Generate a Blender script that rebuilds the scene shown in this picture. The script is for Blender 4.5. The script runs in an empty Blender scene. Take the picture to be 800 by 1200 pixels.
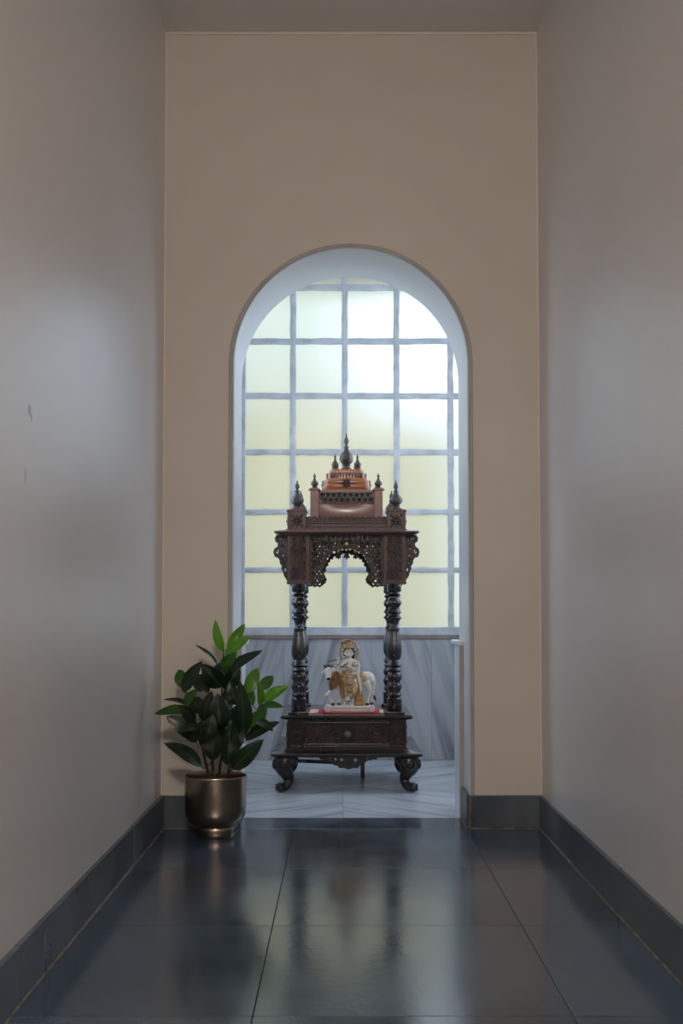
import bpy, bmesh, math, random
from mathutils import Vector, Matrix

random.seed(11)
S = bpy.context.scene
COL = S.collection
PI = math.pi

# ------------------------------------------------------------------ camera
cam = bpy.data.cameras.new('camera')
cam.sensor_fit = 'AUTO'
cam.sensor_width = 36.0
cam.lens = 39.6
cam.shift_y = 0.0525
cam.clip_start = 0.05
cam_o = bpy.data.objects.new('camera', cam)
COL.objects.link(cam_o)
cam_o.location = (0, 0, 0.775)
cam_o.rotation_euler = (math.radians(92.3), 0, 0)
S.camera = cam_o

# ------------------------------------------------------------------ sky, sun, added fill light, exposure
W = bpy.data.worlds.new('sky')
S.world = W
W.use_nodes = True
wn = W.node_tree
wn.nodes.clear()
w_out = wn.nodes.new('ShaderNodeOutputWorld')
w_bg = wn.nodes.new('ShaderNodeBackground')
w_bg.inputs['Color'].default_value = (0.64, 0.795, 1.0, 1)      # even, thinly overcast daylight
w_bg.inputs['Strength'].default_value = 3.5
wn.links.new(w_bg.outputs[0], w_out.inputs['Surface'])

sun = bpy.data.lights.new('sun', 'SUN')
sun.energy = 1.6
sun.angle = math.radians(0.6)
sun.color = (1.0, 0.94, 0.84)
sun_o = bpy.data.objects.new('sun', sun)
COL.objects.link(sun_o)
sun_o.rotation_euler = (math.radians(38), 0, math.radians(18))

# added warm fill for the hall, unseen, near the ceiling behind the camera
lamp = bpy.data.lights.new('hall_fill', 'AREA')
lamp.shape = 'DISK'
lamp.size = 0.7
lamp.energy = 85.0
lamp.color = (1.0, 0.905, 0.83)
fill_light_o = bpy.data.objects.new('hall_fill', lamp)
COL.objects.link(fill_light_o)
fill_light_o.location = (0.04, -1.4, 2.84)
fill_light_o.rotation_euler = (math.radians(28), 0, 0)

S.view_settings.view_transform = 'Standard'
S.view_settings.look = 'None'
S.view_settings.gamma = 1.0
S.view_settings.use_curve_mapping = False
S.view_settings.exposure = 0.0
S.cycles.use_denoising = True
S.cycles.max_bounces = 14
S.cycles.diffuse_bounces = 6
S.cycles.glossy_bounces = 5
S.cycles.transmission_bounces = 8
S.cycles.transparent_max_bounces = 12
S.cycles.sample_clamp_indirect = 6.0


# ------------------------------------------------------------------ materials
def new_mat(name):
    m = bpy.data.materials.new(name)
    m.use_nodes = True
    nt = m.node_tree
    b = nt.nodes['Principled BSDF']
    return m, nt, b


def N(nt, t, **kw):
    n = nt.nodes.new(t)
    for k, v in kw.items():
        if hasattr(n, k):
            setattr(n, k, v)
        else:
            n.inputs[k].default_value = v
    return n


def mat(name, c1, c2=None, rough=0.5, metal=0.0, scale=8.0, stretch=(1, 1, 1), detail=4.0, bump=0.0, bump_scale=None,
        coat=0.0, rough_var=0.0, rand=0.0, spec=0.5, rot=(0, 0, 0), lo=0.35, hi=0.65, trans=0.0, tcol=None):
    m, nt, b = new_mat(name)
    c2 = c2 or c1
    tc = N(nt, 'ShaderNodeTexCoord')
    mp = N(nt, 'ShaderNodeMapping')
    mp.inputs['Scale'].default_value = stretch
    mp.inputs['Rotation'].default_value = rot
    nt.links.new(tc.outputs['Object'], mp.inputs['Vector'])
    nz = N(nt, 'ShaderNodeTexNoise')
    nz.inputs['Scale'].default_value = scale
    nz.inputs['Detail'].default_value = detail
    nt.links.new(mp.outputs[0], nz.inputs['Vector'])
    cr = N(nt, 'ShaderNodeValToRGB')
    cr.color_ramp.elements[0].position = lo
    cr.color_ramp.elements[1].position = hi
    cr.color_ramp.elements[0].color = (*c1, 1)
    cr.color_ramp.elements[1].color = (*c2, 1)
    nt.links.new(nz.outputs[0], cr.inputs[0])
    colout = cr.outputs[0]
    if rand > 0:
        oi = N(nt, 'ShaderNodeObjectInfo')
        mr = N(nt, 'ShaderNodeMapRange')
        mr.inputs['To Min'].default_value = 1 - rand
        mr.inputs['To Max'].default_value = 1 + rand
        nt.links.new(oi.outputs['Random'], mr.inputs['Value'])
        hs = N(nt, 'ShaderNodeHueSaturation')
        nt.links.new(mr.outputs[0], hs.inputs['Value'])
        nt.links.new(colout, hs.inputs['Color'])
        colout = hs.outputs[0]
        va = N(nt, 'ShaderNodeVectorMath', operation='MULTIPLY_ADD')
        nt.links.new(oi.outputs['Random'], va.inputs[0])
        va.inputs[1].default_value = (37, 51, 23)
        nt.links.new(tc.outputs['Object'], va.inputs[2])
        nt.links.new(va.outputs[0], mp.inputs['Vector'])
    nt.links.new(colout, b.inputs['Base Color'])
    b.inputs['Roughness'].default_value = rough
    b.inputs['Metallic'].default_value = metal
    b.inputs['Coat Weight'].default_value = coat
    b.inputs['Coat Roughness'].default_value = 0.15
    b.inputs['Specular IOR Level'].default_value = spec
    if rough_var > 0:
        mr2 = N(nt, 'ShaderNodeMapRange')
        mr2.inputs['From Min'].default_value = 0.3
        mr2.inputs['From Max'].default_value = 0.7
        mr2.inputs['To Min'].default_value = max(0.02, rough - rough_var)
        mr2.inputs['To Max'].default_value = rough + rough_var
        nt.links.new(nz.outputs[0], mr2.inputs['Value'])
        nt.links.new(mr2.outputs[0], b.inputs['Roughness'])
    if bump > 0:
        n2 = N(nt, 'ShaderNodeTexNoise')
        n2.inputs['Scale'].default_value = bump_scale or scale * 3
        n2.inputs['Detail'].default_value = 3
        nt.links.new(mp.outputs[0], n2.inputs['Vector'])
        bp = N(nt, 'ShaderNodeBump')
        bp.inputs['Strength'].default_value = bump
        bp.inputs['Distance'].default_value = 0.004
        nt.links.new(n2.outputs[0], bp.inputs['Height'])
        nt.links.new(bp.outputs[0], b.inputs['Normal'])
    if trans > 0:
        tr = N(nt, 'ShaderNodeBsdfTranslucent')
        tr.inputs['Color'].default_value = (*(tcol or c2), 1)
        mx = N(nt, 'ShaderNodeMixShader')
        mx.inputs[0].default_value = trans
        nt.links.new(b.outputs[0], mx.inputs[1])
        nt.links.new(tr.outputs[0], mx.inputs[2])
        nt.links.new(mx.outputs[0], nt.nodes['Material Output'].inputs['Surface'])
    return m


def stain_marks(m, marks, colour):
    """Small scuffs with a shape of their own: marks are (centre, radii) ellipsoids in object space."""
    nt = m.node_tree
    b = nt.nodes['Principled BSDF']
    src = b.inputs['Base Color'].links[0].from_socket
    tc = N(nt, 'ShaderNodeTexCoord')
    for c, r in marks:
        sub = N(nt, 'ShaderNodeVectorMath', operation='SUBTRACT')
        sub.inputs[1].default_value = c
        dv = N(nt, 'ShaderNodeVectorMath', operation='DIVIDE')
        dv.inputs[1].default_value = r
        ln = N(nt, 'ShaderNodeVectorMath', operation='LENGTH')
        nt.links.new(tc.outputs['Object'], sub.inputs[0])
        nt.links.new(sub.outputs[0], dv.inputs[0])
        nt.links.new(dv.outputs[0], ln.inputs[0])
        mr = N(nt, 'ShaderNodeMapRange')
        mr.inputs['From Min'].default_value = 0.6
        mr.inputs['From Max'].default_value = 1.0
        mr.inputs['To Min'].default_value = 0.75
        mr.inputs['To Max'].default_value = 0.0
        nt.links.new(ln.outputs['Value'], mr.inputs['Value'])
        mx = N(nt, 'ShaderNodeMix', data_type='RGBA')
        nt.links.new(mr.outputs[0], mx.inputs[0])
        nt.links.new(src, mx.inputs[6])
        mx.inputs[7].default_value = (*colour, 1)
        src = mx.outputs[2]
    nt.links.new(src, b.inputs['Base Color'])


def marble_mat(name, angle, base=(0.62, 0.63, 0.65), vein=(0.33, 0.34, 0.37), axis='z', rough=0.22):
    m, nt, b = new_mat(name)
    tc = N(nt, 'ShaderNodeTexCoord')
    oi = N(nt, 'ShaderNodeObjectInfo')
    va = N(nt, 'ShaderNodeVectorMath', operation='MULTIPLY_ADD')
    va.inputs[1].default_value = (3.1, 5.3, 2.7)
    nt.links.new(oi.outputs['Random'], va.inputs[0])
    nt.links.new(tc.outputs['Object'], va.inputs[2])
    mp = N(nt, 'ShaderNodeMapping')
    mp.inputs['Rotation'].default_value = (0, angle, 0) if axis == 'z' else (0, 0, angle)
    mp2 = N(nt, 'ShaderNodeMapping')
    mp2.inputs['Scale'].default_value = (11, 1.0, 1.0) if axis == 'z' else (11, 1.0, 1.0)
    nt.links.new(va.outputs[0], mp.inputs['Vector'])
    nt.links.new(mp.outputs[0], mp2.inputs['Vector'])
    nz = N(nt, 'ShaderNodeTexNoise')
    nz.inputs['Scale'].default_value = 1.6
    nz.inputs['Detail'].default_value = 6
    nz.inputs['Distortion'].default_value = 0.5
    nt.links.new(mp2.outputs[0], nz.inputs['Vector'])
    cr = N(nt, 'ShaderNodeValToRGB')
    e = cr.color_ramp.elements
    e[0].position, e[0].color = 0.36, (*vein, 1)
    e[1].position, e[1].color = 0.6, (*base, 1)
    k = e.new(0.46)
    k.color = (*[0.6 * a + 0.4 * c for a, c in zip(base, vein)], 1)
    nt.links.new(nz.outputs[0], cr.inputs[0])
    nt.links.new(cr.outputs[0], b.inputs['Base Color'])
    b.inputs['Roughness'].default_value = rough
    return m


PAINT = mat('wall_paint', (0.725, 0.695, 0.67), (0.765, 0.735, 0.71), rough=0.36, spec=0.85, scale=1.6, rough_var=0.03, bump=0.05, bump_scale=5.0)  # back wall's paint, with cool window light put into the side walls' colour
PAINT_L = mat('wall_paint_left', (0.725, 0.695, 0.67), (0.765, 0.735, 0.71), rough=0.36, spec=0.85, scale=1.6, rough_var=0.03, bump=0.05, bump_scale=5.0)
stain_marks(PAINT_L, [((-0.645, 2.315, 1.19), (0.02, 0.012, 0.016)), ((-0.645, 2.33, 1.178), (0.02, 0.006, 0.012)),
                      ((-0.645, 2.29, 1.05), (0.02, 0.004, 0.022))], (0.22, 0.19, 0.18))
PAINT_B = mat('wall_paint_back', (0.68, 0.60, 0.51), (0.72, 0.64, 0.55), rough=0.6, scale=1.6, bump=0.08, bump_scale=5.0)
CEIL = mat('ceiling_paint', (0.80, 0.77, 0.74), (0.84, 0.81, 0.78), rough=0.7, scale=2)
WHITE = mat('white_paint', (0.68, 0.685, 0.69), (0.73, 0.735, 0.74), rough=0.45, scale=3, bump=0.06, bump_scale=20)
EDGE = mat('edge_highlight', (0.80, 0.74, 0.66), rough=0.5)  # light caught on the wall edges, put in as a paler colour
TRIMGREY = mat('trim_grey', (0.42, 0.40, 0.38), (0.50, 0.48, 0.46), rough=0.5)
FRAME = mat('window_paint', (0.46, 0.47, 0.48), (0.60, 0.61, 0.62), rough=0.5, scale=14, detail=6, bump=0.3, bump_scale=60)
SLATE = mat('slate', (0.030, 0.047, 0.072), (0.068, 0.098, 0.138), rough=0.165, scale=3.0, detail=7, rough_var=0.05, bump=0.05, bump_scale=45, rand=0.14, lo=0.36, hi=0.68, spec=0.95)
SLATE_B = mat('slate_skirting', (0.050, 0.062, 0.076), (0.120, 0.138, 0.155), rough=0.34, scale=6, detail=8, rough_var=0.08, bump=0.15, bump_scale=16, rand=0.2, stretch=(1, 1, 0.6))
GROUT = mat('grout', (0.03, 0.032, 0.033), (0.06, 0.06, 0.06), rough=0.85, scale=20)
GROUT_L = mat('pale_grout', (0.30, 0.27, 0.23), (0.12, 0.11, 0.10), rough=0.9, scale=30)
MARB_A = marble_mat('marble_dado_a', math.radians(-14), base=(.43, .44, .46), vein=(.23, .24, .27))
MARB_B = marble_mat('marble_dado_b', math.radians(16), base=(.43, .44, .46), vein=(.23, .24, .27))
MARF_A = marble_mat('marble_floor_a', math.radians(52), base=(0.60, 0.62, 0.65), vein=(0.38, 0.41, 0.45), axis='x', rough=0.25)
MARF_B = marble_mat('marble_floor_b', math.radians(-52), base=(0.60, 0.62, 0.65), vein=(0.38, 0.41, 0.45), axis='x', rough=0.25)
MARW = mat('white_marble', (0.74, 0.74, 0.74), (0.82, 0.82, 0.82), rough=0.3, scale=6)
MARRAW = mat('shaded_raw_edge', (0.42, 0.37, 0.33), (0.50, 0.45, 0.40), rough=0.7, scale=12)  # raw front edge; its brown also carries the shade it stands in
BROWNSTRIP = mat('brown_strip', (0.20, 0.155, 0.13), (0.27, 0.21, 0.18), rough=0.5, scale=14)

WOOD_D = mat('rosewood_dark', (0.008, 0.005, 0.0048), (0.019, 0.0105, 0.009), rough=0.30, scale=9, stretch=(1, 1, 0.2), coat=0.25, rough_var=0.06)
WOOD_M = mat('rosewood', (0.058, 0.023, 0.017), (0.125, 0.052, 0.038), rough=0.33, scale=10, stretch=(0.3, 1, 1), coat=0.35, rough_var=0.06)  # upper parts: reflected light put into a lighter, redder base colour
WOOD_P = mat('rosewood_lit', (0.21, 0.08, 0.062), (0.33, 0.135, 0.105), rough=0.28, scale=10, stretch=(0.3, 1, 1), coat=0.5)  # upper storey: gloss highlight put into the wood colour
WOOD_O = mat('lit_brown_varnish', (0.36, 0.115, 0.04), (0.52, 0.19, 0.07), rough=0.3, scale=10, stretch=(0.3, 1, 1), coat=0.5)  # dome: warm brown varnish, the light on it put into the orange
WOOD_F = mat('carved_rosewood', (0.026, 0.0145, 0.012), (0.062, 0.033, 0.025), rough=0.42, scale=16, coat=0.1)
WOOD_FIN = mat('finial_wood', (0.055, 0.043, 0.038), (0.11, 0.08, 0.065), rough=0.33, scale=16, coat=0.3)
BRASS = mat('brass', (0.62, 0.42, 0.14), rough=0.3, metal=1.0)
BELLM = mat('bell_bronze', (0.05, 0.045, 0.04), rough=0.35, metal=0.8)
KNOB = mat('dull_knob', (0.09, 0.08, 0.075), rough=0.35, metal=0.3)
POT = mat('pot_brass', (0.36, 0.29, 0.21), (0.42, 0.345, 0.26), rough=0.23, metal=1.0, scale=3, stretch=(1, 1, 0.05), rough_var=0.03)
SOIL = mat('soil', (0.035, 0.022, 0.016), (0.10, 0.065, 0.045), rough=0.95, scale=60, bump=0.8, bump_scale=90)
STEM = mat('stem', (0.045, 0.022, 0.014), (0.085, 0.05, 0.025), rough=0.6, scale=30)
CLOTH = mat('crimson_silk', (0.40, 0.004, 0.05), (0.52, 0.012, 0.08), rough=0.75, spec=0.2, scale=60)
CLOTHG = mat('gold_border', (0.55, 0.40, 0.16), (0.70, 0.55, 0.28), rough=0.5, scale=90)
CLOTHP = mat('pink_border', (0.68, 0.22, 0.30), (0.75, 0.35, 0.40), rough=0.5, scale=90)
F_WHITE = mat('statue_white', (0.74, 0.66, 0.58), (0.82, 0.77, 0.70), rough=0.35, scale=30)
F_PLINTH = mat('statue_plinth', (0.70, 0.58, 0.50), (0.78, 0.70, 0.62), rough=0.35, scale=20)
F_GOLD = mat('statue_gold', (0.30, 0.15, 0.05), (0.52, 0.31, 0.12), rough=0.35, metal=0.35, scale=90, bump=0.5, bump_scale=160)
F_GOLDL = mat('statue_pale_gold', (0.42, 0.25, 0.11), (0.66, 0.47, 0.27), rough=0.4, metal=0.15, scale=90)
F_BROWN = mat('statue_brown', (0.20, 0.085, 0.03), (0.33, 0.16, 0.06), rough=0.4, scale=60)
F_BLACK = mat('statue_black', (0.012, 0.010, 0.010), rough=0.35)
F_GREEN = mat('statue_green', (0.01, 0.06, 0.045), rough=0.35)
F_RED = mat('statue_red', (0.45, 0.03, 0.03), rough=0.4)
YWALL = mat('yellow_plaster', (0.262, 0.215, 0.092), (0.295, 0.245, 0.112), rough=0.9, scale=1.5)
GWALL = mat('pale_plaster', (0.385, 0.38, 0.285), (0.425, 0.42, 0.325), rough=0.9, scale=1.5)
YARD = mat('yard_concrete', (0.45, 0.44, 0.40), (0.52, 0.51, 0.47), rough=0.9, scale=4)
EAVE = mat('eave_plaster', (0.80, 0.74, 0.52), rough=0.9)


def leaf_mat(name, dark, light, rib, trans, tcol, rough):
    m, nt, b = new_mat(name)
    uv = N(nt, 'ShaderNodeUVMap')
    sx = N(nt, 'ShaderNodeSeparateXYZ')
    nt.links.new(uv.outputs[0], sx.inputs[0])
    ab = N(nt, 'ShaderNodeMath', operation='SUBTRACT')
    ab.inputs[1].default_value = 0.5
    nt.links.new(sx.outputs[0], ab.inputs[0])
    a2 = N(nt, 'ShaderNodeMath', operation='ABSOLUTE')
    nt.links.new(ab.outputs[0], a2.inputs[0])
    rib_f = N(nt, 'ShaderNodeMapRange')
    rib_f.inputs['From Min'].default_value = 0.015
    rib_f.inputs['From Max'].default_value = 0.05
    rib_f.inputs['To Min'].default_value = 0.8
    rib_f.inputs['To Max'].default_value = 0.0
    nt.links.new(a2.outputs[0], rib_f.inputs['Value'])
    tc = N(nt, 'ShaderNodeTexCoord')
    nz = N(nt, 'ShaderNodeTexNoise')
    nz.inputs['Scale'].default_value = 25
    nt.links.new(tc.outputs['Object'], nz.inputs['Vector'])
    cr = N(nt, 'ShaderNodeValToRGB')
    cr.color_ramp.elements[0].position = 0.35
    cr.color_ramp.elements[1].position = 0.7
    cr.color_ramp.elements[0].color = (*dark, 1)
    cr.color_ramp.elements[1].color = (*light, 1)
    nt.links.new(nz.outputs[0], cr.inputs[0])
    mx = N(nt, 'ShaderNodeMix', data_type='RGBA')
    nt.links.new(rib_f.outputs[0], mx.inputs[0])
    nt.links.new(cr.outputs[0], mx.inputs[6])
    mx.inputs[7].default_value = (*rib, 1)
    nt.links.new(mx.outputs[2], b.inputs['Base Color'])
    b.inputs['Roughness'].default_value = rough
    tr = N(nt, 'ShaderNodeBsdfTranslucent')
    tr.inputs['Color'].default_value = (*tcol, 1)
    ms = N(nt, 'ShaderNodeMixShader')
    ms.inputs[0].default_value = trans
    nt.links.new(b.outputs[0], ms.inputs[1])
    nt.links.new(tr.outputs[0], ms.inputs[2])
    nt.links.new(ms.outputs[0], nt.nodes['Material Output'].inputs['Surface'])
    return m


LEAF = [leaf_mat('leaf_dark', (0.006, 0.015, 0.007), (0.012, 0.029, 0.010), (0.05, 0.10, 0.03), 0.06, (0.05, 0.14, 0.02), 0.28),
        leaf_mat('leaf_mid', (0.020, 0.060, 0.012), (0.035, 0.10, 0.018), (0.08, 0.17, 0.04), 0.28, (0.10, 0.30, 0.02), 0.30),
        leaf_mat('leaf_young', (0.048, 0.14, 0.014), (0.078, 0.21, 0.020), (0.14, 0.32, 0.06), 0.38, (0.22, 0.55, 0.03), 0.32)]


def glass_mats():
    m, nt, b = new_mat('frosted_glass')
    rf = N(nt, 'ShaderNodeBsdfRefraction')
    rf.inputs['IOR'].default_value = 1.45
    rf.inputs['Roughness'].default_value = 0.55
    rf.inputs['Color'].default_value = (0.86, 0.86, 0.84, 1)
    tl = N(nt, 'ShaderNodeBsdfTranslucent')
    tl.inputs['Color'].default_value = (0.95, 0.94, 0.90, 1)
    gl = N(nt, 'ShaderNodeBsdfGlossy')
    gl.inputs['Roughness'].default_value = 0.3
    m1 = N(nt, 'ShaderNodeMixShader')
    m1.inputs[0].default_value = 0.14
    m2 = N(nt, 'ShaderNodeMixShader')
    m2.inputs[0].default_value = 0.04
    nt.links.new(rf.outputs[0], m1.inputs[1])
    nt.links.new(tl.outputs[0], m1.inputs[2])
    nt.links.new(m1.outputs[0], m2.inputs[1])
    nt.links.new(gl.outputs[0], m2.inputs[2])
    nt.links.new(m2.outputs[0], nt.nodes['Material Output'].inputs['Surface'])
    c, nt2, b2 = new_mat('clear_glass_face')
    tp = N(nt2, 'ShaderNodeBsdfTransparent')
    nt2.links.new(tp.outputs[0], nt2.nodes['Material Output'].inputs['Surface'])
    return m, c


FROST, CLEAR = glass_mats()


# ------------------------------------------------------------------ mesh helpers
def link(name, me, mats, parent=None, smooth=10, loc=None):
    o = bpy.data.objects.new(name, me)
    for m in (mats if isinstance(mats, (list, tuple)) else [mats]):
        if m is not None:
            me.materials.append(m)
    COL.objects.link(o)
    if smooth is not None and len(me.polygons):
        me.polygons.foreach_set('use_smooth', [True] * len(me.polygons))
        me.set_sharp_from_angle(angle=math.radians(smooth))
    if parent is not None:
        o.parent = parent
    if loc is not None:
        o.location = loc
    return o


def mk(name, bm, mats, parent=None, smooth=10, loc=None):
    bmesh.ops.recalc_face_normals(bm, faces=bm.faces)
    me = bpy.data.meshes.new(name)
    bm.to_mesh(me)
    bm.free()
    return link(name, me, mats, parent, smooth, loc)


def struct(name, bm, mats, parent=None, smooth=10, loc=None):
    o = mk(name, bm, mats, parent, smooth, loc)
    if parent is None:
        o['kind'] = 'structure'
    return o


def thing(name, label, cat, loc, group=None):
    o = bpy.data.objects.new(name, None)
    o.empty_display_size = 0.05
    COL.objects.link(o)
    o.location = loc
    return tag(o, label, cat, group)


def tag(o, label, cat, group=None):
    o['label'] = label
    o['category'] = cat
    if group:
        o['group'] = group
    return o


def copy_part(o, parent, loc=None, rotz=None, scale=None):
    c = o.copy()
    COL.objects.link(c)
    c.parent = parent
    if loc is not None:
        c.location = loc
    if rotz is not None:
        c.rotation_euler = (0, 0, rotz)
    if scale is not None:
        c.scale = scale
    for ch in o.children:
        d = ch.copy()
        COL.objects.link(d)
        d.parent = c
    return c


def box(bm, x0, x1, y0, y1, z0, z1, bev=0.0, mi=0):
    b2 = bmesh.new()
    vs = [b2.verts.new(p) for p in ((x0, y0, z0), (x1, y0, z0), (x1, y1, z0), (x0, y1, z0), (x0, y0, z1), (x1, y0, z1), (x1, y1, z1), (x0, y1, z1))]
    for f in ((0, 3, 2, 1), (4, 5, 6, 7), (0, 1, 5, 4), (1, 2, 6, 5), (2, 3, 7, 6), (3, 0, 4, 7)):
        b2.faces.new([vs[i] for i in f])
    if bev > 0:
        bmesh.ops.bevel(b2, geom=list(b2.edges), offset=bev, segments=2, profile=0.6, affect='EDGES')
    merge(bm, b2, mi)


def merge(bm, b2, mi=None, mtx=None):
    vm = {}
    for v in b2.verts:
        vm[v] = bm.verts.new(mtx @ v.co if mtx is not None else v.co)
    for f in b2.faces:
        try:
            nf = bm.faces.new([vm[v] for v in f.verts])
            nf.material_index = f.material_index if mi is None else mi
        except ValueError:
            pass
    b2.free()


def lathe(bm, prof, seg=24, c=(0, 0, 0), power=None, mod=None):
    """prof: (radius, z) pairs. power: superellipse exponent for a rounded-square plan. mod(r, z, angle) -> r."""
    rings = []
    for r, z in prof:
        ring = []
        for k in range(seg):
            a = 2 * PI * (k + 0.5) / seg
            rr = r
            if mod:
                rr = mod(r, z, a)
            ca, sa = math.cos(a), math.sin(a)
            if power:
                q = (abs(ca) ** power + abs(sa) ** power) ** (-1 / power)
                rr *= q
            ring.append(bm.verts.new((c[0] + rr * ca, c[1] + rr * sa, c[2] + z)))
        rings.append(ring)
    for a, b in zip(rings, rings[1:]):
        for k in range(seg):
            bm.faces.new((a[k], a[(k + 1) % seg], b[(k + 1) % seg], b[k]))
    bm.faces.new(list(reversed(rings[0])))
    bm.faces.new(rings[-1])


def tube(bm, pts, rad, seg=6, cyclic=False):
    pts = [Vector(p) for p in pts]
    n = len(pts)
    rads = rad if isinstance(rad, (list, tuple)) else [rad] * n
    rings = []
    up = None
    for i, p in enumerate(pts):
        a = pts[(i - 1) % n] if cyclic else pts[max(0, i - 1)]
        b = pts[(i + 1) % n] if cyclic else pts[min(n - 1, i + 1)]
        t = (b - a).normalized()
        if up is None:
            up = Vector((0, 0, 1)) if abs(t.z) < 0.9 else Vector((0, 1, 0))
        u = (up - t * up.dot(t))
        if u.length < 1e-5:
            u = t.orthogonal()
        u.normalize()
        v = t.cross(u)
        up = u
        rings.append([bm.verts.new(p + (u * math.cos(2 * PI * k / seg) + v * math.sin(2 * PI * k / seg)) * rads[i]) for k in range(seg)])
    m = n if cyclic else n - 1
    for i in range(m):
        a, b = rings[i], rings[(i + 1) % n]
        for k in range(seg):
            bm.faces.new((a[k], a[(k + 1) % seg], b[(k + 1) % seg], b[k]))
    if not cyclic:
        bm.faces.new(list(reversed(rings[0])))
        bm.faces.new(rings[-1])


def ball(bm, c, r, seg=12, rings=8, rot=None):
    b2 = bmesh.new()
    bmesh.ops.create_uvsphere(b2, u_segments=seg, v_segments=rings, radius=1.0)
    r = (r, r, r) if isinstance(r, (int, float)) else r
    M = Matrix.Translation(c) @ (rot.to_4x4() if rot is not None else Matrix.Identity(4)) @ Matrix.Diagonal((*r, 1))
    merge(bm, b2, 0, M)


def spline(pts, n=6):
    """Catmull-Rom through pts."""
    pts = [Vector(p) for p in pts]
    out = []
    for i in range(len(pts) - 1):
        p0 = pts[max(0, i - 1)]
        p1, p2 = pts[i], pts[i + 1]
        p3 = pts[min(len(pts) - 1, i + 2)]
        for k in range(n):
            t = k / n
            out.append(0.5 * ((2 * p1) + (p2 - p0) * t + (2 * p0 - 5 * p1 + 4 * p2 - p3) * t * t + (3 * p1 - p0 - 3 * p2 + p3) * t ** 3))
    out.append(pts[-1])
    return out


def spiral(c, r0, turns, a0, flip=1, n=16):
    """Flat spiral in the x-z plane round c (x, z) starting at radius r0 going inwards; y = 0."""
    out = []
    for i in range(n + 1):
        t = i / n
        r = r0 * (1 - 0.8 * t)
        a = a0 + flip * 2 * PI * turns * t
        out.append((c[0] + r * math.cos(a), 0.0, c[1] + r * math.sin(a)))
    return out


def inside(p, poly):
    x, y = p
    r = False
    for i in range(len(poly)):
        x1, y1 = poly[i]
        x2, y2 = poly[i - 1]
        if (y1 > y) != (y2 > y) and x < (x2 - x1) * (y - y1) / (y2 - y1) + x1:
            r = not r
    return r


def edge_dist(p, poly):
    d = 9
    P = Vector(p)
    for i in range(len(poly)):
        a, b = Vector(poly[i]), Vector(poly[i - 1])
        ab = b - a
        t = max(0, min(1, (P - a).dot(ab) / max(ab.length_squared, 1e-12)))
        d = min(d, (P - a - ab * t).length)
    return d


def plate_mesh(outer, holes, thick, bev=0.001):
    """Plate with holes in the x-z plane (front towards -y), centred on y = 0, from a filled 2D curve."""
    cu = bpy.data.curves.new('outline', 'CURVE')
    cu.dimensions = '2D'
    cu.fill_mode = 'BOTH'
    cu.extrude = thick / 2
    cu.bevel_depth = bev
    cu.bevel_resolution = 0
    for poly in [outer] + holes:
        sp = cu.splines.new('POLY')
        sp.points.add(len(poly) - 1)
        for q, (x, z) in zip(sp.points, poly):
            q.co = (x, z, 0, 1)
        sp.use_cyclic_u = True
    o = bpy.data.objects.new('outline', cu)
    COL.objects.link(o)
    dg = bpy.context.evaluated_depsgraph_get()
    me = bpy.data.meshes.new_from_object(o.evaluated_get(dg))
    bpy.data.objects.remove(o)
    bpy.data.curves.remove(cu)
    me.transform(Matrix.Rotation(PI / 2, 4, 'X'))
    b2 = bmesh.new()
    b2.from_mesh(me)
    bpy.data.meshes.remove(me)
    return b2


def blob(cx, cz, r, n=8, sq=1.0, rot=0.0):
    out = []
    for k in range(n):
        a = 2 * PI * k / n
        x, z = r * math.cos(a), r * sq * math.sin(a)
        out.append((cx + x * math.cos(rot) - z * math.sin(rot), cz + x * math.sin(rot) + z * math.cos(rot)))
    return out


def scrolls(bm, region, spacing, rad, y, tr=0.0022, seed=1, margin=0.8):
    """Carved vine scrolls packed over a region (x-z polygon), as raised tubes on the plane y."""
    rg = random.Random(seed)
    xs = [p[0] for p in region]
    zs = [p[1] for p in region]
    row = 0
    z = min(zs) + spacing * 0.45
    while z < max(zs):
        x = min(xs) + spacing * (0.45 if row % 2 == 0 else 0.95)
        while x < max(xs):
            p = (x + rg.uniform(-.1, .1) * spacing, z + rg.uniform(-.1, .1) * spacing)
            if inside(p, region) and edge_dist(p, region) > rad * margin:
                pts = spiral(p, rad, 1.35, rg.uniform(0, 6.28), rg.choice((-1, 1)), 11)
                tube(bm, [(q[0], y, q[2]) for q in pts], [tr * (1.15 - 0.5 * i / 11) for i in range(12)], 5)
                ball(bm, (p[0], y - tr * 0.4, p[1]), tr * 1.3, 6, 4)
                a = rg.uniform(0, 6.28)
                ball(bm, (p[0] + math.cos(a) * rad * 1.1, y, p[1] + math.sin(a) * rad * 1.1), (tr * 2.4, tr, tr * 1.1), 6, 4,
                     Matrix.Rotation(-a, 3, 'Y'))
            x += spacing
        z += spacing * 0.87
        row += 1


def rosette(bm, c, r, y):
    """Eight-petalled carved flower facing -y at (x, z) = c."""
    for k in range(8):
        a = 2 * PI * k / 8
        ball(bm, (c[0] + math.cos(a) * r * .6, y, c[1] + math.sin(a) * r * .6), (r * .42, r * .22, r * .24), 8, 5, Matrix.Rotation(-a, 3, 'Y'))
    ball(bm, (c[0], y - r * .12, c[1]), r * .26, 8, 6)


def transform_bm(bm, M):
    bmesh.ops.transform(bm, matrix=M, verts=bm.verts)


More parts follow.
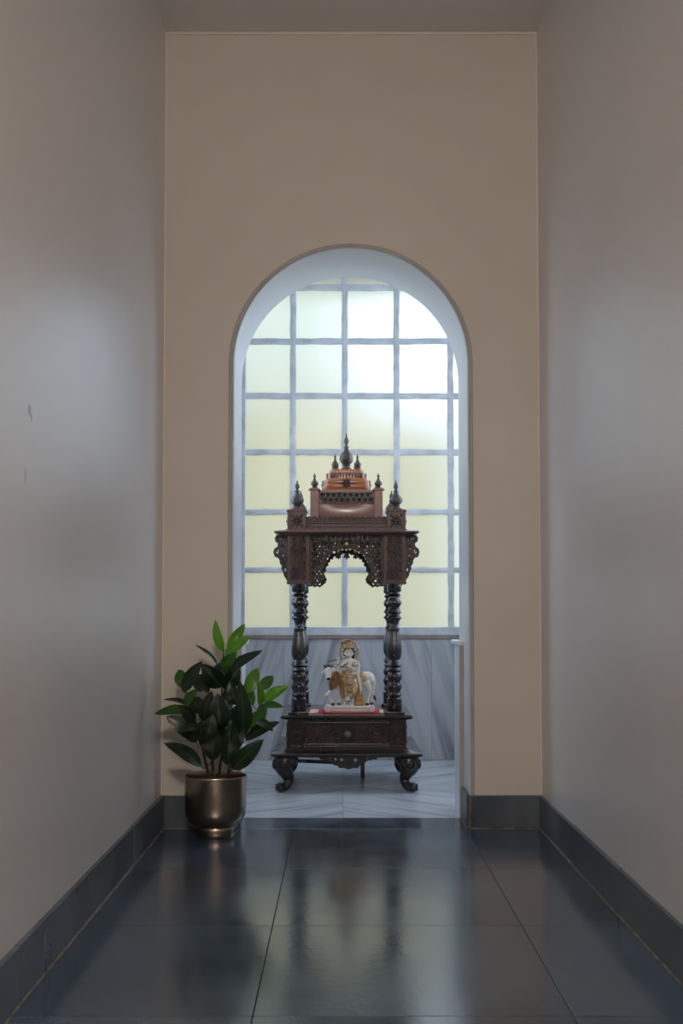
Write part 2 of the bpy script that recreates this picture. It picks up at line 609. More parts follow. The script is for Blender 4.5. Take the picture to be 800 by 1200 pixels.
def remeshed(name, bm, voxel, m, parent, smooth_it=4, loc=None):
    """One continuous skin round overlapping shapes: voxel remesh and smoothing, baked to a mesh."""
    me = bpy.data.meshes.new(name)
    bm.to_mesh(me)
    bm.free()
    o = bpy.data.objects.new(name, me)
    COL.objects.link(o)
    r = o.modifiers.new('r', 'REMESH')
    r.mode = 'VOXEL'
    r.voxel_size = voxel
    s = o.modifiers.new('s', 'SMOOTH')
    s.iterations = smooth_it
    s.factor = 0.5
    dg = bpy.context.evaluated_depsgraph_get()
    me2 = bpy.data.meshes.new_from_object(o.evaluated_get(dg))
    bpy.data.objects.remove(o)
    bpy.data.meshes.remove(me)
    me2.name = name
    return link(name, me2, m, parent, 180, loc)


# ------------------------------------------------------------------ room shell
XL, XR, YB, ZC = -0.645, 0.717, 4.06, 2.90       # hall
YT = 4.42                                        # back face of the arched wall
NX0, NX1, NY = -0.64, 0.96, 5.92                 # niche behind the arch
AX, AR, AZ = 0.0335, 0.4275, 1.672               # arch centre, radius, springing
YR = -4.0                                        # rear end of the hall


def slab(name, x0, x1, y0, y1, z0, z1, m, bev=0.0):
    bm = bmesh.new()
    box(bm, x0, x1, y0, y1, z0, z1, bev)
    return struct(name, bm, m)


floor = slab('floor', XL - .15, XR + .15, YR, 4.262, -0.12, -0.004, GROUT)
slab('ceiling', XL - .2, XR + .2, YR - .1, YT, ZC, ZC + .15, CEIL)
slab('wall_left', XL - .2, XL, YR - .1, YT, -0.12, ZC, PAINT_L)
slab('wall_right', XR, XR + .45, YR - .1, YT, -0.12, ZC, PAINT)
slab('wall_rear', XL, XR, YR - .1, YR, -0.12, ZC, PAINT)


def arch_outline(r=AR, n=40, x=AX):
    return [(x - r * math.cos(PI * k / n), AZ + r * math.sin(PI * k / n)) for k in range(n + 1)]


def arched_wall():
    bm = bmesh.new()
    a = [(AX - AR, 0.0)] + arch_outline() + [(AX + AR, 0.0)]
    n = len(a)
    # wall face as a fan of strips: each outline point joined to a point on the outer rectangle
    outer = []
    for (x, z) in a:
        dx, dz = x - AX, z - AZ
        if z <= AZ:
            outer.append((XL if dx < 0 else XR, z))
        else:
            t = 9
            if dx < -1e-6:
                t = min(t, (XL - AX) / dx)
            if dx > 1e-6:
                t = min(t, (XR - AX) / dx)
            if dz > 1e-6:
                t = min(t, (ZC - AZ) / dz)
            outer.append((AX + dx * t, AZ + dz * t))
    rim = 0.004
    for y, flip in ((YB, 1), (YT, -1)):
        iv = [bm.verts.new((x, y, z)) for x, z in a]
        ov = [bm.verts.new((x, y, z)) for x, z in outer]
        for i in range(n - 1):
            f = bm.faces.new((iv[i], iv[i + 1], ov[i + 1], ov[i]))
            f.material_index = 0 if y == YB else 1
        # the two upper corners
        for cx in (XL, XR):
            for i in range(n - 1):
                p, q = outer[i], outer[i + 1]
                if (abs(p[0] - cx) < 1e-6) != (abs(q[0] - cx) < 1e-6) and p[1] > AZ:
                    cv = bm.verts.new((cx, y, ZC))
                    f = bm.faces.new((ov[i], ov[i + 1], cv))
                    f.material_index = 0 if y == YB else 1
        if y == YB:
            front = iv
        else:
            for i in range(n - 1):
                f = bm.faces.new((front[i], front[i + 1], iv[i + 1], iv[i]))
                f.material_index = 1
    return bm


wb = struct('wall_back', arched_wall(), [PAINT_B, WHITE], smooth=10)

# rounded plaster bead round the arch opening, and a bead at ceiling and corners, coloured paler as if catching light
bm = bmesh.new()
pts = [(AX - AR - .008, YB, 0.118)] + [(x, YB, z) for x, z in arch_outline(AR + .008, 60)] + [(AX + AR + .008, YB, 0.118)]
tube(bm, pts, 0.0075, 8)
struct('trim_1', bm, TRIMGREY, smooth=60)
bm = bmesh.new()
pts = [(AX - AR + .002, YB - .003, 0.118)] + [(x, YB - .003, z) for x, z in arch_outline(AR - .002, 60)] + [(AX + AR - .002, YB - .003, 0.118)]
tube(bm, pts, 0.0035, 6)
struct('trim_2', bm, WHITE, smooth=60)
bm = bmesh.new()
box(bm, XL, XR, YB - .005, YB + .002, ZC - .008, ZC + .002, .002)
struct('trim_3', bm, EDGE)
for k, (x0, x1) in enumerate(((XL - .002, XL + .005), (XR - .005, XR + .002))):
    bm = bmesh.new()
    box(bm, x0, x1, YB - .004, YB + .002, .118, ZC, .0015)
    struct('trim_%d' % (4 + k), bm, EDGE)

# floor tiles: each a slab with its own edges; columns and rows as the joints run in the photograph
JX = [XL, -0.170, 0.444, XR]
JY = [4.05 - 0.6205 * k for k in range(7)]
for ci in range(3):
    for ri in range(6):
        bm = bmesh.new()
        g = 0.0010
        w, d = JX[ci + 1] - JX[ci], JY[ri] - JY[ri + 1]
        box(bm, -w / 2 + g, w / 2 - g, -d / 2 + g, d / 2 - g, -0.02, random.uniform(-.0002, .0002), 0.0008)
        t = mk('tile', bm, SLATE, floor, loc=((JX[ci] + JX[ci + 1]) / 2, (JY[ri] + JY[ri + 1]) / 2, 0))
bm = bmesh.new()
box(bm, AX - AR, AX + AR, 4.0525, 4.262, -0.02, 0.0, 0.0012)
mk('threshold', bm, SLATE, floor)
slab('floor_rear', XL, XR, YR, JY[6], -0.02, 0.0, SLATE)


def skirting(name, a, b, axis, face, inward, cuts):
    """Slate skirting split into slabs; axis 'x' or 'y' is the run, face the wall plane, inward the sign of the room side."""
    bm = bmesh.new()
    th, hh = 0.013, 0.117
    lo, hi = sorted((face, face + inward * 0.004))
    if axis == 'y':
        box(bm, lo, hi, a, b, 0, hh - .003)
    else:
        box(bm, a, b, lo, hi, 0, hh - .003)
    base = struct(name, bm, GROUT_L)
    xs = [a] + list(cuts) + [b]
    for p, q in zip(xs, xs[1:]):
        bm = bmesh.new()
        L = q - p
        t2 = th + random.uniform(-.0012, .0012)
        h2 = hh + random.uniform(-.002, .002)
        if axis == 'y':
            box(bm, min(0, inward * t2), max(0, inward * t2), -L / 2 + .001, L / 2 - .001, .004, h2, .0015)
            mk('slab', bm, SLATE_B, base, loc=(face, (p + q) / 2, 0))
        else:
            box(bm, -L / 2 + .001, L / 2 - .001, min(0, inward * t2), max(0, inward * t2), .004, h2, .0015)
            mk('slab', bm, SLATE_B, base, loc=((p + q) / 2, face, 0))
    # pale grout line along the floor
    bm = bmesh.new()
    n = 24
    for i in range(n):
        p, q = a + (b - a) * i / n, a + (b - a) * (i + 1) / n
        w = random.uniform(.0022, .0045)
        lo, hi = sorted((face, face + inward * (th + w)))
        if axis == 'y':
            box(bm, lo, hi, p, q, 0, .0035)
        else:
            box(bm, p, q, lo, hi, 0, .0035)
    mk('grout_line', bm, GROUT_L, base)
    return base


skirting('baseboard_left', 0.4, 4.047, 'y', XL, 1, (1.02, 1.62, 2.25, 2.86, 3.47))
skirting('baseboard_right', 0.4, 4.047, 'y', XR, -1, (0.95, 1.60, 2.28, 2.9, 3.5))
skirting('baseboard_back_left', XL + .002, AX - AR, 'x', YB, -1, ())
skirting('baseboard_back_right', AX + AR, XR - .002, 'x', YB, -1, ())
skirting('baseboard_reveal_left', 4.06, 4.25, 'y', AX - AR, 1, ())
skirting('baseboard_reveal_right', 4.06, 4.25, 'y', AX + AR, -1, ())

# ------------------------------------------------------------------ niche behind the arch
nfloor = slab('floor_niche', NX0 - .1, NX1 + .1, 4.262, NY + .1, -0.12, -0.003, GROUT_L)
fx = [NX0, 0.006, 0.62, NX1]
fy = [4.2635, 5.02, NY]
for i in range(3):
    for j in range(2):
        w, d = fx[i + 1] - fx[i], fy[j + 1] - fy[j]
        bm = bmesh.new()
        box(bm, -w / 2 + .0008, w / 2 - .0008, -d / 2 + .0008, d / 2 - .0008, -.018, 0, .0006)
        mk('marble_tile', bm, (MARF_A, MARF_B)[(i + j) % 2], nfloor, loc=((fx[i] + fx[i + 1]) / 2, (fy[j] + fy[j + 1]) / 2, 0))


def wall_with_opening(name, x0, x1, y0, y1, za, zb):
    """Side wall of the niche with an unglazed opening y0..y1, za..zb to the open air."""
    bm = bmesh.new()
    box(bm, x0, x1, YT, NY, -.12, za)
    box(bm, x0, x1, YT, NY, zb, ZC)
    box(bm, x0, x1, YT, y0, za, zb)
    box(bm, x0, x1, y1, NY, za, zb)
    return struct(name, bm, WHITE)


wall_with_opening('wall_niche_left', NX0 - .15, NX0, 4.60, 5.25, .8, 2.45)
wall_with_opening('wall_niche_right', NX1, NX1 + .15, 4.60, 5.50, .75, 2.5)
slab('ceiling_niche', NX0 - .2, NX1 + .2, YT, NY + .25, ZC, ZC + .15, WHITE)

# window wall: masonry around the opening
GX = [-0.519, -0.257, 0.017, 0.291, 0.576, 0.857]           # bar centrelines (outer ones are the stiles)
GZ = [0.678, 0.990, 1.296, 1.613, 1.912, 2.204, 2.492, 2.79]
bm = bmesh.new()
box(bm, NX0 - .15, NX1 + .15, NY, NY + .23, -.12, 0.645)
box(bm, NX0 - .15, GX[0] - .02, NY, NY + .23, 0.645, ZC)
box(bm, GX[5] + .02, NX1 + .15, NY, NY + .23, 0.645, ZC)
box(bm, GX[0] - .02, GX[5] + .02, NY, NY + .23, 2.81, ZC)
struct('wall_window', bm, WHITE)

# marble dado: book-matched panels with a brown strip on top
bm = bmesh.new()
box(bm, NX0, NX1, NY - .006, NY + .0, 0, .628)
dado = struct('trim_6', bm, GROUT_L)
dx = [NX0, -0.30, 0.0, 0.155, 0.47, 0.72, NX1]
for i in range(6):
    w = dx[i + 1] - dx[i]
    bm = bmesh.new()
    box(bm, -w / 2 + .0003, w / 2 - .0003, -.022, -.004, 0.001, .628, .0006)
    mk('marble_panel', bm, (MARB_A, MARB_B)[1 if i in (2, 3, 4) else 0], dado, loc=((dx[i] + dx[i + 1]) / 2, NY, 0))
bm = bmesh.new()
box(bm, NX0, NX1, NY - .030, NY, .628, .648, .003)
mk('capping', bm, BROWNSTRIP, dado)
# lining slabs on the inner half of the reveal
for nm, s in (('trim_7', -1), ('trim_8', 1)):
    face = AX + s * AR
    bm = bmesh.new()
    x0, x1 = sorted((face, face - s * .017))
    box(bm, x0, x1, 4.2635, 4.45, 0, .645, .001)
    for f in bm.faces:
        f.material_index = 1 if f.calc_center_median().y < 4.2645 else 0
    lin = struct(nm, bm, [MARW, MARRAW])
    bm = bmesh.new()
    x0, x1 = sorted((face + s * .0, face - s * .03))
    box(bm, x0, x1, 4.2585, 4.455, .645, .663, .005)
    mk('capping', bm, MARW, lin)

# window: frame, bars with uneven putty edges, and one pane in each opening
YW = NY - 0.012


def rough_bar(bm, p, q, w, d, along, seed):
    rg = random.Random(seed)
    n = max(4, int(abs(q[0] - p[0] + q[1] - p[1]) / .05))
    rows = []
    YW = NY - (.012 if along == 'z' else .0105)
    for i in range(n + 1):
        t = i / n
        x, z = p[0] + (q[0] - p[0]) * t, p[1] + (q[1] - p[1]) * t
        a, b = w / 2 + rg.uniform(-.0022, .0022), w / 2 + rg.uniform(-.0022, .0022)
        if along == 'x':
            sec = [(x, YW + d, z - a), (x, YW + .004, z - a), (x, YW, z - a * .45), (x, YW, z + b * .45), (x, YW + .004, z + b), (x, YW + d, z + b)]
        else:
            sec = [(x - a, YW + d, z), (x - a, YW + .004, z), (x - a * .45, YW, z), (x + b * .45, YW, z), (x + b, YW + .004, z), (x + b, YW + d, z)]
        rows.append([bm.verts.new(s) for s in sec])
    for a, b in zip(rows, rows[1:]):
        for k in range(6):
            bm.faces.new((a[k], a[(k + 1) % 6], b[(k + 1) % 6], b[k]))
    bm.faces.new(rows[0])
    bm.faces.new(list(reversed(rows[-1])))


window = bpy.data.objects.new('window_1', None)
COL.objects.link(window)
window['kind'] = 'structure'
bm = bmesh.new()
box(bm, GX[0] - .02, GX[5] + .02, YW - .018, NY + .05, .648, .692, .004)      # bottom rail
box(bm, GX[0] - .02, GX[5] + .02, YW - .004, NY + .05, 2.775, 2.81, .003)
box(bm, GX[0] - .02, GX[0] + .013, YW - .004, NY + .05, .692, 2.775, .003)
box(bm, GX[5] - .013, GX[5] + .02, YW - .004, NY + .05, .692, 2.775, .003)
mk('window_frame', bm, FRAME, window)
for i in range(1, 5):
    bm = bmesh.new()
    rough_bar(bm, (GX[i], .692), (GX[i], 2.775), .031, .036, 'z', 40 + i)
    mk('mullion', bm, FRAME, window)
for j in range(1, 7):
    bm = bmesh.new()
    rough_bar(bm, (GX[0] + .013, GZ[j]), (GX[5] - .013, GZ[j]), .029, .032, 'x', 60 + j)
    mk('glazing_bar', bm, FRAME, window)
for i in range(5):
    for j in range(7):
        w, hgt = GX[i + 1] - GX[i] - .008, GZ[j + 1] - GZ[j] - .008
        bm = bmesh.new()
        box(bm, -w / 2, w / 2, 0, .004, -hgt / 2, hgt / 2)
        for f in bm.faces:
            f.material_index = 0 if f.normal.y < -.5 or f.calc_center_median().y < .001 else 1
        mk('pane', bm, [FROST, CLEAR], window, smooth=None, loc=((GX[i] + GX[i + 1]) / 2, NY + .010, (GZ[j] + GZ[j + 1]) / 2))

# outside: eave over the window, a yard, a yellow wall cut narrow to let sky light in, a pale block added for greenery
slab('roof_eave', NX0 - .6, NX1 + .6, NY + .23, NY + .68, 2.56, 2.66, EAVE)
slab('ground', -14, 14, NY + .23, 24, -.16, -.12, YARD)
slab('wall_outside', -1.25, 1.1, 9.6, 9.9, -.12, 2.35, YWALL)
slab('pale_block', -1.7, 0.35, 11.5, 14.0, -.12, 5.6, GWALL)

# ------------------------------------------------------------------ carved shrine
shrine = thing('shrine', 'tall dark carved wooden shrine with four turned pillars and domed canopy', 'shrine', (0.022, 5.14, 0))

# legs
bm = bmesh.new()
path = spline([(-.250, .157), (-.268, .128), (-.270, .105), (-.255, .070), (-.250, .046), (-.262, .024), (-.280, .018)], 4)
radii = []
ctrl = [.050, .047, .040, .027, .021, .020, .017]
for i in range(len(path)):
    t = i / 4
    k = min(5, int(t))
    radii.append(ctrl[k] + (ctrl[k + 1] - ctrl[k]) * (t - k))
tube(bm, [(p[0], p[0], p[1]) for p in path], radii, 12)
ball(bm, (-.284, -.284, .021), (.020, .020, .021), 12, 8)
for v in bm.verts:
    v.co.z = min(max(v.co.z, 0), .156)
for s in (0, 1):       # raised scrolls on knee and foot
    pts = spiral((-.268, .118), .024, 1.5, 2.2, 1, 18)
    P1 = [(q[0] + (.0 if s == 0 else 0), -.316 + abs(q[2] - .118) * .25, q[2]) for q in pts]
    pts2 = spiral((-.281, .022), .017, 1.4, .6, -1, 16)
    P2 = [(q[0], -.3015, q[2]) for q in pts2]
    for P in (P1, P2):
        tube(bm, P if s == 0 else [(q[1], q[0], q[2]) for q in P], [.0045 - .002 * i / len(P) for i in range(len(P))], 6)
legs = [mk('leg', bm, WOOD_D, shrine, 60)]
for k in range(1, 4):
    copy_part(legs[0], shrine, rotz=k * PI / 2)


def sq_mould(bm, prof, seg=4):
    """Mitred square moulding: prof = (half width, z)."""
    rings = []
    for h, z in prof:
        rings.append([bm.verts.new((sx * h, sy * h, z)) for sx, sy in ((-1, -1), (1, -1), (1, 1), (-1, 1))])
    for a, b in zip(rings, rings[1:]):
        for k in range(4):
            bm.faces.new((a[k], a[(k + 1) % 4], b[(k + 1) % 4], b[k]))
    bm.faces.new(list(reversed(rings[0])))
    bm.faces.new(rings[-1])


bm = bmesh.new()
sq_mould(bm, [(.300, .150), (.310, .153), (.319, .156), (.322, .159), (.322, .164), (.318, .168), (.305, .172), (.280, .178), (.262, .182), (.262, .186)])
mk('base_board', bm, WOOD_D, shrine, 10)

# the box: body, corner panels, drawer
bm = bmesh.new()
box(bm, -.256, .256, -.246, .256, .184, .310, .002)
for s in (-1, 1):                                      # stiles and rails round the drawer opening
    x0, x1 = sorted((s * .256, s * .246))
    box(bm, x0, x1, -.258, -.24, .184, .310, .001)
    x0, x1 = sorted((s * .196, s * .186))
    box(bm, x0, x1, -.258, -.24, .184, .310, .001)
box(bm, -.2455, .2455, -.2572, -.24, .298, .3092, .001)
box(bm, -.2455, .2455, -.2572, -.24, .1848, .194, .001)
chest = mk('chest', bm, WOOD_D, shrine, 10)
for s in (-1, 1):
    bm = bmesh.new()
    x0, x1 = sorted((s * .244, s * .198))
    scrolls(bm, [(x0, .195), (x1, .195), (x1, .297), (x0, .297)], .024, .0105, -.249, .0032, 5 + s)
    mk('carving', bm, WOOD_F, chest, 60)
for a in (PI / 2, -PI / 2):
    bm = bmesh.new()
    scrolls(bm, [(-.23, .195), (.23, .195), (.23, .297), (-.23, .297)], .036, .016, -.258, .0042, 9)
    transform_bm(bm, Matrix.Rotation(a, 4, 'Z'))
    mk('carving', bm, WOOD_F, chest, 60)
bm = bmesh.new()
box(bm, -.184, .184, -.254, -.247, .197, .296, .001)
for (x0, x1, z0, z1) in ((-.184, .184, .290, .296), (-.184, .184, .197, .203), (-.184, -.178, .2032, .2898), (.178, .184, .2032, .2898)):
    box(bm, x0, x1, -.260, -.252, z0, z1, .0015)
drawer = mk('drawer', bm, WOOD_D, shrine, 10)
for s in (-1, 1):
    bm = bmesh.new()
    for (cx, cz, r, a0, fl) in ((.045, .246, .030, 0.4, 1), (.098, .250, .032, 2.6, -1), (.150, .245, .028, .4, 1), (.072, .272, .014, 1, -1),
                                (.072, .222, .014, 4, 1), (.126, .274, .013, 2, 1), (.124, .220, .014, 3, -1), (.168, .276, .009, 0, 1), (.168, .214, .009, 2, -1)):
        P = spiral((cx, cz), r, 1.6, a0, fl, 22)
        P = [(s * q[0], -.256, q[2]) for q in P]
        tube(bm, P, [.0052 - .0028 * i / 22 for i in range(23)], 6)
        for q in (2, 6, 10):
            ball(bm, (P[q][0], -.257, P[q][2]), (.0075, .0035, .0045), 6, 4, Matrix.Rotation(q, 3, 'Y'))
        ball(bm, (s * cx, -.257, cz), .005, 8, 6)
    x0, x1 = sorted((s * .022, s * .176))
    scrolls(bm, [(x0, .204), (x1, .204), (x1, .289), (x0, .289)], .0175, .0075, -.2545, .0028, 30 + s)
    mk('carving', bm, WOOD_F, drawer, 60)
bm = bmesh.new()
lathe(bm, [(.010, 0), (.012, .004), (.008, .008), (.009, .014), (.0165, .020), (.0185, .027), (.0165, .034), (.009, .039), (.002, .040)], 20)
transform_bm(bm, Matrix.Translation((.004, -.253, .244)) @ Matrix.Rotation(PI / 2, 4, 'X'))
mk('knob', bm, KNOB, drawer, 50)

# platform
bm = bmesh.new()
sq_mould(bm, [(.258, .306), (.270, .309), (.280, .312), (.2835, .316), (.2835, .321), (.278, .326), (.20, .3265)])
mk('platform', bm, WOOD_D, shrine, 10)

# apron under the front edge with pierced holes, plus the low rear rail and post
half = [(.122, .156), (.124, .148), (.116, .141), (.104, .144), (.098, .138), (.084, .139), (.072, .131), (.064, .119), (.048, .116), (.038, .106), (.020, .107), (.0, .100)]
outl = [(x, z) for x, z in half] + [(-x, z) for x, z in reversed(half[:-1])]
holes = [blob(s * x, z, r, 8, q) for s in (-1, 1) for x, z, r, q in ((.080, .147, .0045, 1), (.056, .141, .0065, 1.1), (.030, .139, .0075, 1.1), (.030, .121, .004, 1))] + [blob(0, .124, .005)]
bm = plate_mesh(outl, holes, .012)
for s in (-1, 1):
    for cx, cz, r in ((.115, .146, .008), (.068, .136, .010), (.012, .113, .009), (.044, .128, .010)):
        tube(bm, [(s * q[0], -.006, q[2]) for q in spiral((cx, cz), r, 1.2, 1, 1, 12)], .002, 5)
ap = mk('apron', bm, WOOD_D, shrine, 40, loc=(.008, -.298, 0))
copy_part(ap, shrine, loc=(.298, .008, 0), rotz=PI / 2)
copy_part(ap, shrine, loc=(-.298, -.008, 0), rotz=-PI / 2)
bm = bmesh.new()
box(bm, .066, .086, .135, .155, 0, .155, .002)
mk('support_post', bm, WOOD_D, shrine)
bm = bmesh.new()
box(bm, -.175, .175, -.007, .007, -.008, .008, .0015)
transform_bm(bm, Matrix.Translation((-.09, .20, .064)) @ Matrix.Rotation(math.radians(-18), 4, 'Z'))
mk('rear_rail', bm, WOOD_D, shrine)

# turned pillars
K = 5.447e-4
pp = [(75, 54), (77, 57), (142, 57), (146, 53), (150, 40), (163, 40), (166, 47), (176, 56), (183, 47), (187, 40), (200, 41), (206, 47), (220, 55), (235, 58), (250, 55), (262, 46),
      (267, 41), (282, 41), (286, 46), (300, 51), (312, 59), (318, 50), (322, 42), (338, 42), (344, 52), (356, 59), (366, 54), (374, 42), (392, 34), (428, 34),
      (434, 40), (444, 43), (452, 38), (470, 40), (510, 46), (560, 53), (600, 58), (640, 59), (665, 55), (682, 46), (692, 41), (700, 46), (718, 53), (735, 61), (744, 52), (750, 46),
      (762, 50), (773, 61), (783, 52), (790, 46), (800, 51), (815, 58), (828, 60), (845, 57), (858, 48), (866, 46), (878, 50), (895, 59), (908, 61), (922, 59), (936, 51),
      (944, 48), (956, 52), (968, 60), (980, 53), (990, 48), (998, 54), (1003, 60), (1100, 60), (1104, 57)]


def flute(r, z, a):
    if .60 < z < .715 and r > .0215:
        return r * (1 + .035 * math.cos(10 * a))
    if .825 - .02 < z < .84:
        return r * (1 + .03 * math.cos(10 * a))
    return r


prof = [(hw * K * 1.0, .3375 + (1104 - y) * (.5605 / 1029)) for y, hw in reversed(pp)]
bm = bmesh.new()
box(bm, -.043, .043, -.043, .043, .326, .3385, .002)
lathe(bm, prof, 40, mod=flute)
PXY = .2085
pil = mk('pillar', bm, WOOD_D, shrine, 50, loc=(-PXY, -PXY, 0))
for sx, sy in ((1, -1), (-1, 1), (1, 1)):
    copy_part(pil, shrine, loc=(sx * PXY, sy * PXY, 0))

# corner blocks with carved faces
BH = .0475
bm = bmesh.new()
box(bm, -BH + .006, BH - .006, -BH + .006, BH - .006, .896, 1.108)
for sx in (-1, 1):
    for sy in (-1, 1):
        x0, x1 = sorted((sx * BH, sx * (BH - .011)))
        y0, y1 = sorted((sy * BH, sy * (BH - .011)))
        box(bm, x0, x1, y0, y1, .900, 1.108, .001)
box(bm, -BH - .004, BH + .004, -BH - .004, BH + .004, .892, .902, .003)
box(bm, -BH - .0008, BH + .0008, -BH - .0008, BH + .0008, .901, .910, .001)
box(bm, -BH - .0008, BH + .0008, -BH - .0008, BH + .0008, 1.098, 1.109, .001)
blk = mk('corner_block', bm, WOOD_M, shrine, 10, loc=(-PXY, -PXY, 0))
bm = bmesh.new()
for k in range(4):
    b2 = bmesh.new()
    reg = [(-.036, .913), (.036, .913), (.036, 1.097), (-.036, 1.097)]
    scrolls(b2, reg, .0175, .0085, -.0435, .0032, 20 + k)
    vine = [(.016 * math.sin((z - .915) * 70), -.043, z) for z in [.915 + .004 * i for i in range(46)]]
    tube(b2, vine, .0035, 6)
    for i in range(8):
        z = .926 + i * .0222
        sgn = 1 if math.sin((z - .915) * 70) < 0 else -1
        P = spiral((sgn * .012, z), .0135, 1.4, 1.2 + i, sgn, 12)
        tube(b2, [(q[0], -.044, q[2]) for q in P], .0026, 5)
        for w in (0, 1, 2):
            a = i * 1.3 + w * 2.1
            ball(b2, (sgn * .013 + .013 * math.cos(a), -.044, z + .011 * math.sin(a)), (.0075, .004, .0035), 6, 4, Matrix.Rotation(-a, 3, 'Y'))
    transform_bm(b2, Matrix.Rotation(k * PI / 2, 4, 'Z'))
    mk('carving', b2, WOOD_F, blk, 60)
for k, (sx, sy) in enumerate(((1, -1), (-1, 1), (1, 1))):
    copy_part(blk, shrine, loc=(sx * PXY, sy * PXY, 0))

# pierced brackets that carry the eaves outwards from each block
bo = [(0, 1.106), (.050, 1.106), (.058, 1.094), (.055, 1.080), (.044, 1.072), (.046, 1.056), (.060, 1.046), (.064, 1.032), (.058, 1.014), (.044, 1.010), (.036, .998),
      (.034, .982), (.026, .974), (.028, .960), (.020, .948), (.016, .930), (.006, .916), (0, .904)]
bh = [blob(.014, 1.086, .006, 8, 1.4), blob(.034, 1.090, .008), blob(.020, 1.056, .009, 8, 1.5), blob(.045, 1.034, .008, 8, 1.2), blob(.022, 1.022, .008, 8, 1.5, .3),
      blob(.014, .990, .007, 8, 1.6), blob(.011, .955, .005, 8, 1.8)]
bm = plate_mesh(bo, bh, .016)
for s in (-1, 1):
    for cx, cz, r in ((.044, 1.088, .012), (.050, 1.034, .014), (.032, 1.060, .010), (.030, 1.002, .010), (.020, .972, .009), (.010, .94, .008)):
        tube(bm, [(q[0], s * .008, q[2]) for q in spiral((cx, cz), r, 1.3, 2.0, 1, 12)], .0032, 5)
    tube(bm, [(p[0], s * .008, p[1]) for p in spline([(q[0], q[1], 0) for q in bo[1:]], 3)] if False else [(x * .96, s * .006, z) for x, z in bo[1:]], .0032, 5)
br = mk('bracket', bm, WOOD_F, shrine, 40, loc=(PXY + BH - .001, -PXY, 0))
for (x, y, a) in ((PXY + BH, PXY, 0), (-PXY - BH, PXY, PI), (-PXY - BH, -PXY, PI)):
    copy_part(br, shrine, loc=(x, y, 0), rotz=a)

# pierced arch panels between the blocks
low = [(.161, .900), (.150, .893), (.138, .897), (.126, .892), (.113, .902), (.101, .912), (.096, .926), (.103, .938), (.110, .948), (.108, .960), (.098, .966), (.101, .978), (.096, .990),
       (.088, .994), (.090, 1.006), (.080, 1.012), (.078, 1.024), (.066, 1.026), (.060, 1.038), (.048, 1.038), (.038, 1.048), (.026, 1.046), (.014, 1.054), (0, 1.050)]
region = [(.161, 1.108)] + low + [(-x, z) for x, z in reversed(low[:-1])] + [(-.161, 1.108)]
rg = random.Random(4)
holes = []
row = 0
z = .905
while z < 1.10:
    x = -.156 + (0 if row % 2 else .0078)
    while x < .157:
        p = (x + rg.uniform(-.0012, .0012), z + rg.uniform(-.0012, .0012))
        r = rg.uniform(.0062, .0078)
        if inside(p, region) and edge_dist(p, region) > r + .0020:
            holes.append(blob(p[0], p[1], r, 7, rg.uniform(.75, 1.15), rg.uniform(0, 3)))
        x += .0172
    z += .0150
    row += 1
bm = plate_mesh(region, holes, .010, .0008)
edge = [(x, -.006, z) for x, z in low] + [(-x, -.006, z) for x, z in reversed(low[:-1])]
tube(bm, edge, .0042, 6)
for i, (x, z) in enumerate(low):
    for s in (-1, 1):
        if i % 2 == 1:
            ball(bm, (s * x, -.006, z), .0055, 6, 5)
for s in (-1, 1):
    for (cx, cz, r, a0, fl) in ((.118, .920, .017, 0, 1), (.145, .935, .012, 2, -1), (.140, .975, .016, 1, 1), (.118, .985, .012, 3, -1), (.132, 1.02, .015, 4, 1), (.102, 1.03, .013, 0, -1),
                                (.140, 1.06, .013, 2, 1), (.075, 1.055, .013, 1, 1), (.105, 1.07, .014, 5, -1), (.045, 1.07, .012, 3, 1), (.012, 1.078, .010, 2, -1), (.070, 1.09, .010, 1, -1)):
        tube(bm, [(s * q[0], -.0065, q[2]) for q in spiral((cx, cz), r, 1.4, a0, fl, 14)], .0028, 5)
        ball(bm, (s * cx, -.007, cz), .004, 6, 5)
for i in range(9):                                       # small turned drops under the canopy
    lathe(bm, [(.001, 1.072), (.004, 1.076), (.005, 1.082), (.003, 1.088), (.0035, 1.107)], 8, (-.092 + i * .023, -.012, 0))
fw = mk('arch_panel', bm, WOOD_F, shrine, 40, loc=(0, -PXY - BH + .018, 0))
for (x, y, a) in ((0, PXY + BH - .018, PI), (PXY + BH - .018, 0, PI / 2), (-PXY - BH + .018, 0, -PI / 2)):
    copy_part(fw, shrine, loc=(x, y, 0), rotz=a)

# canopy slab
bm = bmesh.new()
sq_mould(bm, [(.285, 1.106), (.300, 1.109), (.311, 1.112), (.313, 1.115), (.309, 1.119), (.292, 1.123), (.262, 1.128), (.262, 1.131)])
mk('canopy', bm, WOOD_M, shrine, 10)

